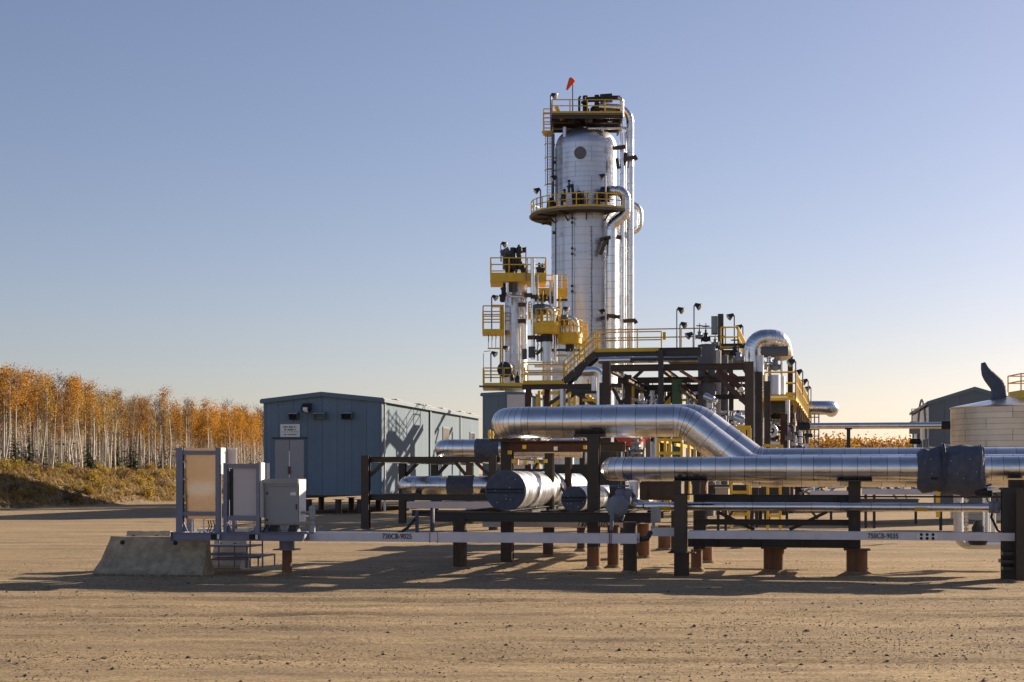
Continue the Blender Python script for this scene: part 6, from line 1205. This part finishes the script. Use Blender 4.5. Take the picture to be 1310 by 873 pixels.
# ================================================================== LOW EQUIPMENT SEEN UNDER THE PIPES
def lowbox(name, label, cat, px0, px1, y0, y1, c, d, m, extra=None):
    u0, v0 = uv(G(px0, c)); u1 = uv(G(px1, c))[0]; z0, z1 = P((px0+px1)/2, y1, c).z, P((px0+px1)/2, y0, c).z; q = thing(name, label, cat, S((u0+u1)/2, v0, z0))
    MB().sbox(u0, u1, v0, v0+d, z0, z1).build('body', m, q); MB().sbox(u0-.03, u1+.03, v0-.03, v0+d+.03, z1+.002, z1+.04).build('lid', m, q)
    k = 3
    for i in range(k): MB().sbox(u0+(u1-u0)*i/k+.04, u0+(u1-u0)*(i+1)/k-.04, v0-.02, v0-.002, z0+.05, z1-.05).build('front_plate', m, q)
    for u in (u0+.1, u1-.1): MB().sbox(u-.05, u+.05, v0+.05, v0+.15, 0, z0-.002).build('leg', STEEL2, q)
    return q
lowbox('equipment_skid', 'dark low skid with piping far behind the low silver pipe, left', 'skid', 900, 1010, 622, 634, 62, 2, STEEL2); lowbox('equipment_skid', 'dark low skid behind the end column of the right support', 'skid', 1060, 1175, 640, 646, 66, 2, SIL); lowbox('equipment_skid', 'dark low skid at the right behind the piping loop', 'skid', 1200, 1300, 622, 650, 58, 2, SIL)
lowbox('pale_box', 'small pale equipment box low between the columns', 'box', 1104, 1122, 612, 628, 60, .8, CONCL); lowbox('pale_box', 'rust brown box behind the tall front column', 'box', 898, 904, 617, 632, 58, .8, PILE); lowbox('pale_box', 'pale stone-coloured box behind the low silver pipe', 'box', 915, 932, 625, 634, 56, .8, CONCL); lowbox('pale_box', 'white box low under the low silver pipe', 'box', 955, 972, 620, 624, 60, .8, WHITE)
lowbox('pipe_trough', 'dark trough under the low silver pipe left of the front column', 'trough', 812, 866, 618, 640, 40, 2, BLACK); lowbox('dark_manifold', 'black manifold skid between the two pipe racks', 'skid', 700, 800, 596, 640, 44, 3, STEEL2)
rnd = random.Random(9)
mc = thing('manifold', 'tangle of small silver tubes and fittings behind the right pipe support', 'manifold', G(1040, 66))
for i in range(46):
    px = rnd.uniform(1020, 1065); y = rnd.uniform(612, 632); a = P(px, y, 66+rnd.uniform(-1, 1)); d = Vector((rnd.gauss(0, .35), rnd.gauss(0, .2), rnd.gauss(0, .3))); MB().tube([a, a+d], .04, 7).build('tube', rnd.choice([ALU, GREYV, DARK]), mc)
mc = thing('manifold', 'tangle of small silver tubes and fittings between the pale trays', 'manifold', G(1140, 66))
for i in range(34):
    px = rnd.uniform(1105, 1170); y = rnd.uniform(614, 628); a = P(px, y, 70+rnd.uniform(-1, 1)); d = Vector((rnd.gauss(0, .4), rnd.gauss(0, .2), rnd.gauss(0, .25))); MB().tube([a, a+d], .04, 7).build('tube', rnd.choice([ALU, GREYV, DARK]), mc)
mc = thing('manifold', 'tangle of small pipes and fittings under the gap beside the wrapped valve', 'manifold', G(845, 46))
for i in range(22):
    px = rnd.uniform(822, 862); y = rnd.uniform(624, 642); a = P(px, y, 46+rnd.uniform(-1, 1)); d = Vector((rnd.gauss(0, .3), rnd.gauss(0, .2), rnd.gauss(0, .08))); MB().tube([a, a+d], .05, 7).build('tube', rnd.choice([ALU, GREYV, ALU2]), mc)
mf = thing('manifold', 'grey valve manifold between the stacks and the tall dark columns', 'manifold', G(925, 76))
for i in range(60):
    px = rnd.uniform(900, 952); y = rnd.uniform(525, 570)+(px < 915)*-8; a = P(px, y, 75+rnd.uniform(-1, 1.5)); d = [U, Z, V][i % 3]*rnd.uniform(.25, .8); MB().tube([a-d*.5, a+d*.5], rnd.choice([.035, .05, .07]), 7).build('tube', rnd.choice([ALU2, GREYV, GREYV, DARK]), mf)
me_ = thing('manifold', 'pipework and fittings hanging under the right module platform', 'manifold', G(1005, 84))
for i in range(50):
    px = rnd.uniform(984, 1034); y = rnd.uniform(536, 578); a = P(px, y, 84+rnd.uniform(-2, 4)); d = [U, Z, Z, V][i % 4]*rnd.uniform(.3, 1.0); MB().tube([a-d*.5, a+d*.5], rnd.choice([.05, .07, .10]), 7).build('tube', rnd.choice([ALU2, DARK, SIL, DARK, PILE]), me_)
mu = thing('manifold', 'pipework and fittings under the upper deck among the columns', 'manifold', G(830, 84))
for i in range(46):
    px = rnd.uniform(782, 895); y = rnd.uniform(500, 520); a = P(px, y, 84+rnd.uniform(-2, 4)); d = [U, Z, Z, V][i % 4]*rnd.uniform(.4, 1.3); MB().tube([a-d*.5, a+d*.5], rnd.choice([.05, .07, .12]), 7).build('tube', rnd.choice([ALU2, ALU, DARK, YEL, YEL]), mu)

# ================================================================== labels of look-alikes: tell them apart by their order from the left
bpy.context.view_layer.update()
ORD = ['leftmost', 'second', 'third', 'fourth', 'fifth', 'sixth', 'seventh', 'eighth', 'ninth', 'tenth', 'eleventh', 'twelfth', 'thirteenth', 'fourteenth', 'fifteenth', 'sixteenth', 'seventeenth', 'eighteenth', 'nineteenth', 'twentieth']
same = {}
for o in list(COL.objects):
    if o.parent is None and 'label' in o and o.get('category') not in ('tree', 'shrub'): same.setdefault(o['label'], []).append(o)
for lb_, os_ in same.items():
    if 2 <= len(os_) <= 40:
        os_.sort(key=lambda o: o.location.x/max(1, o.location.y)); n = len(os_)
        for i, o in enumerate(os_):
            if i < 20 and i <= n-1-i or n-1-i >= 20: t = ('leftmost' if i == 0 else ORD[i]+' from the left') if i < 20 else 'one of the middle ones'
            else: t = 'rightmost' if i == n-1 else ORD[n-1-i]+' from the right'
            o['label'] = lb_+', '+t
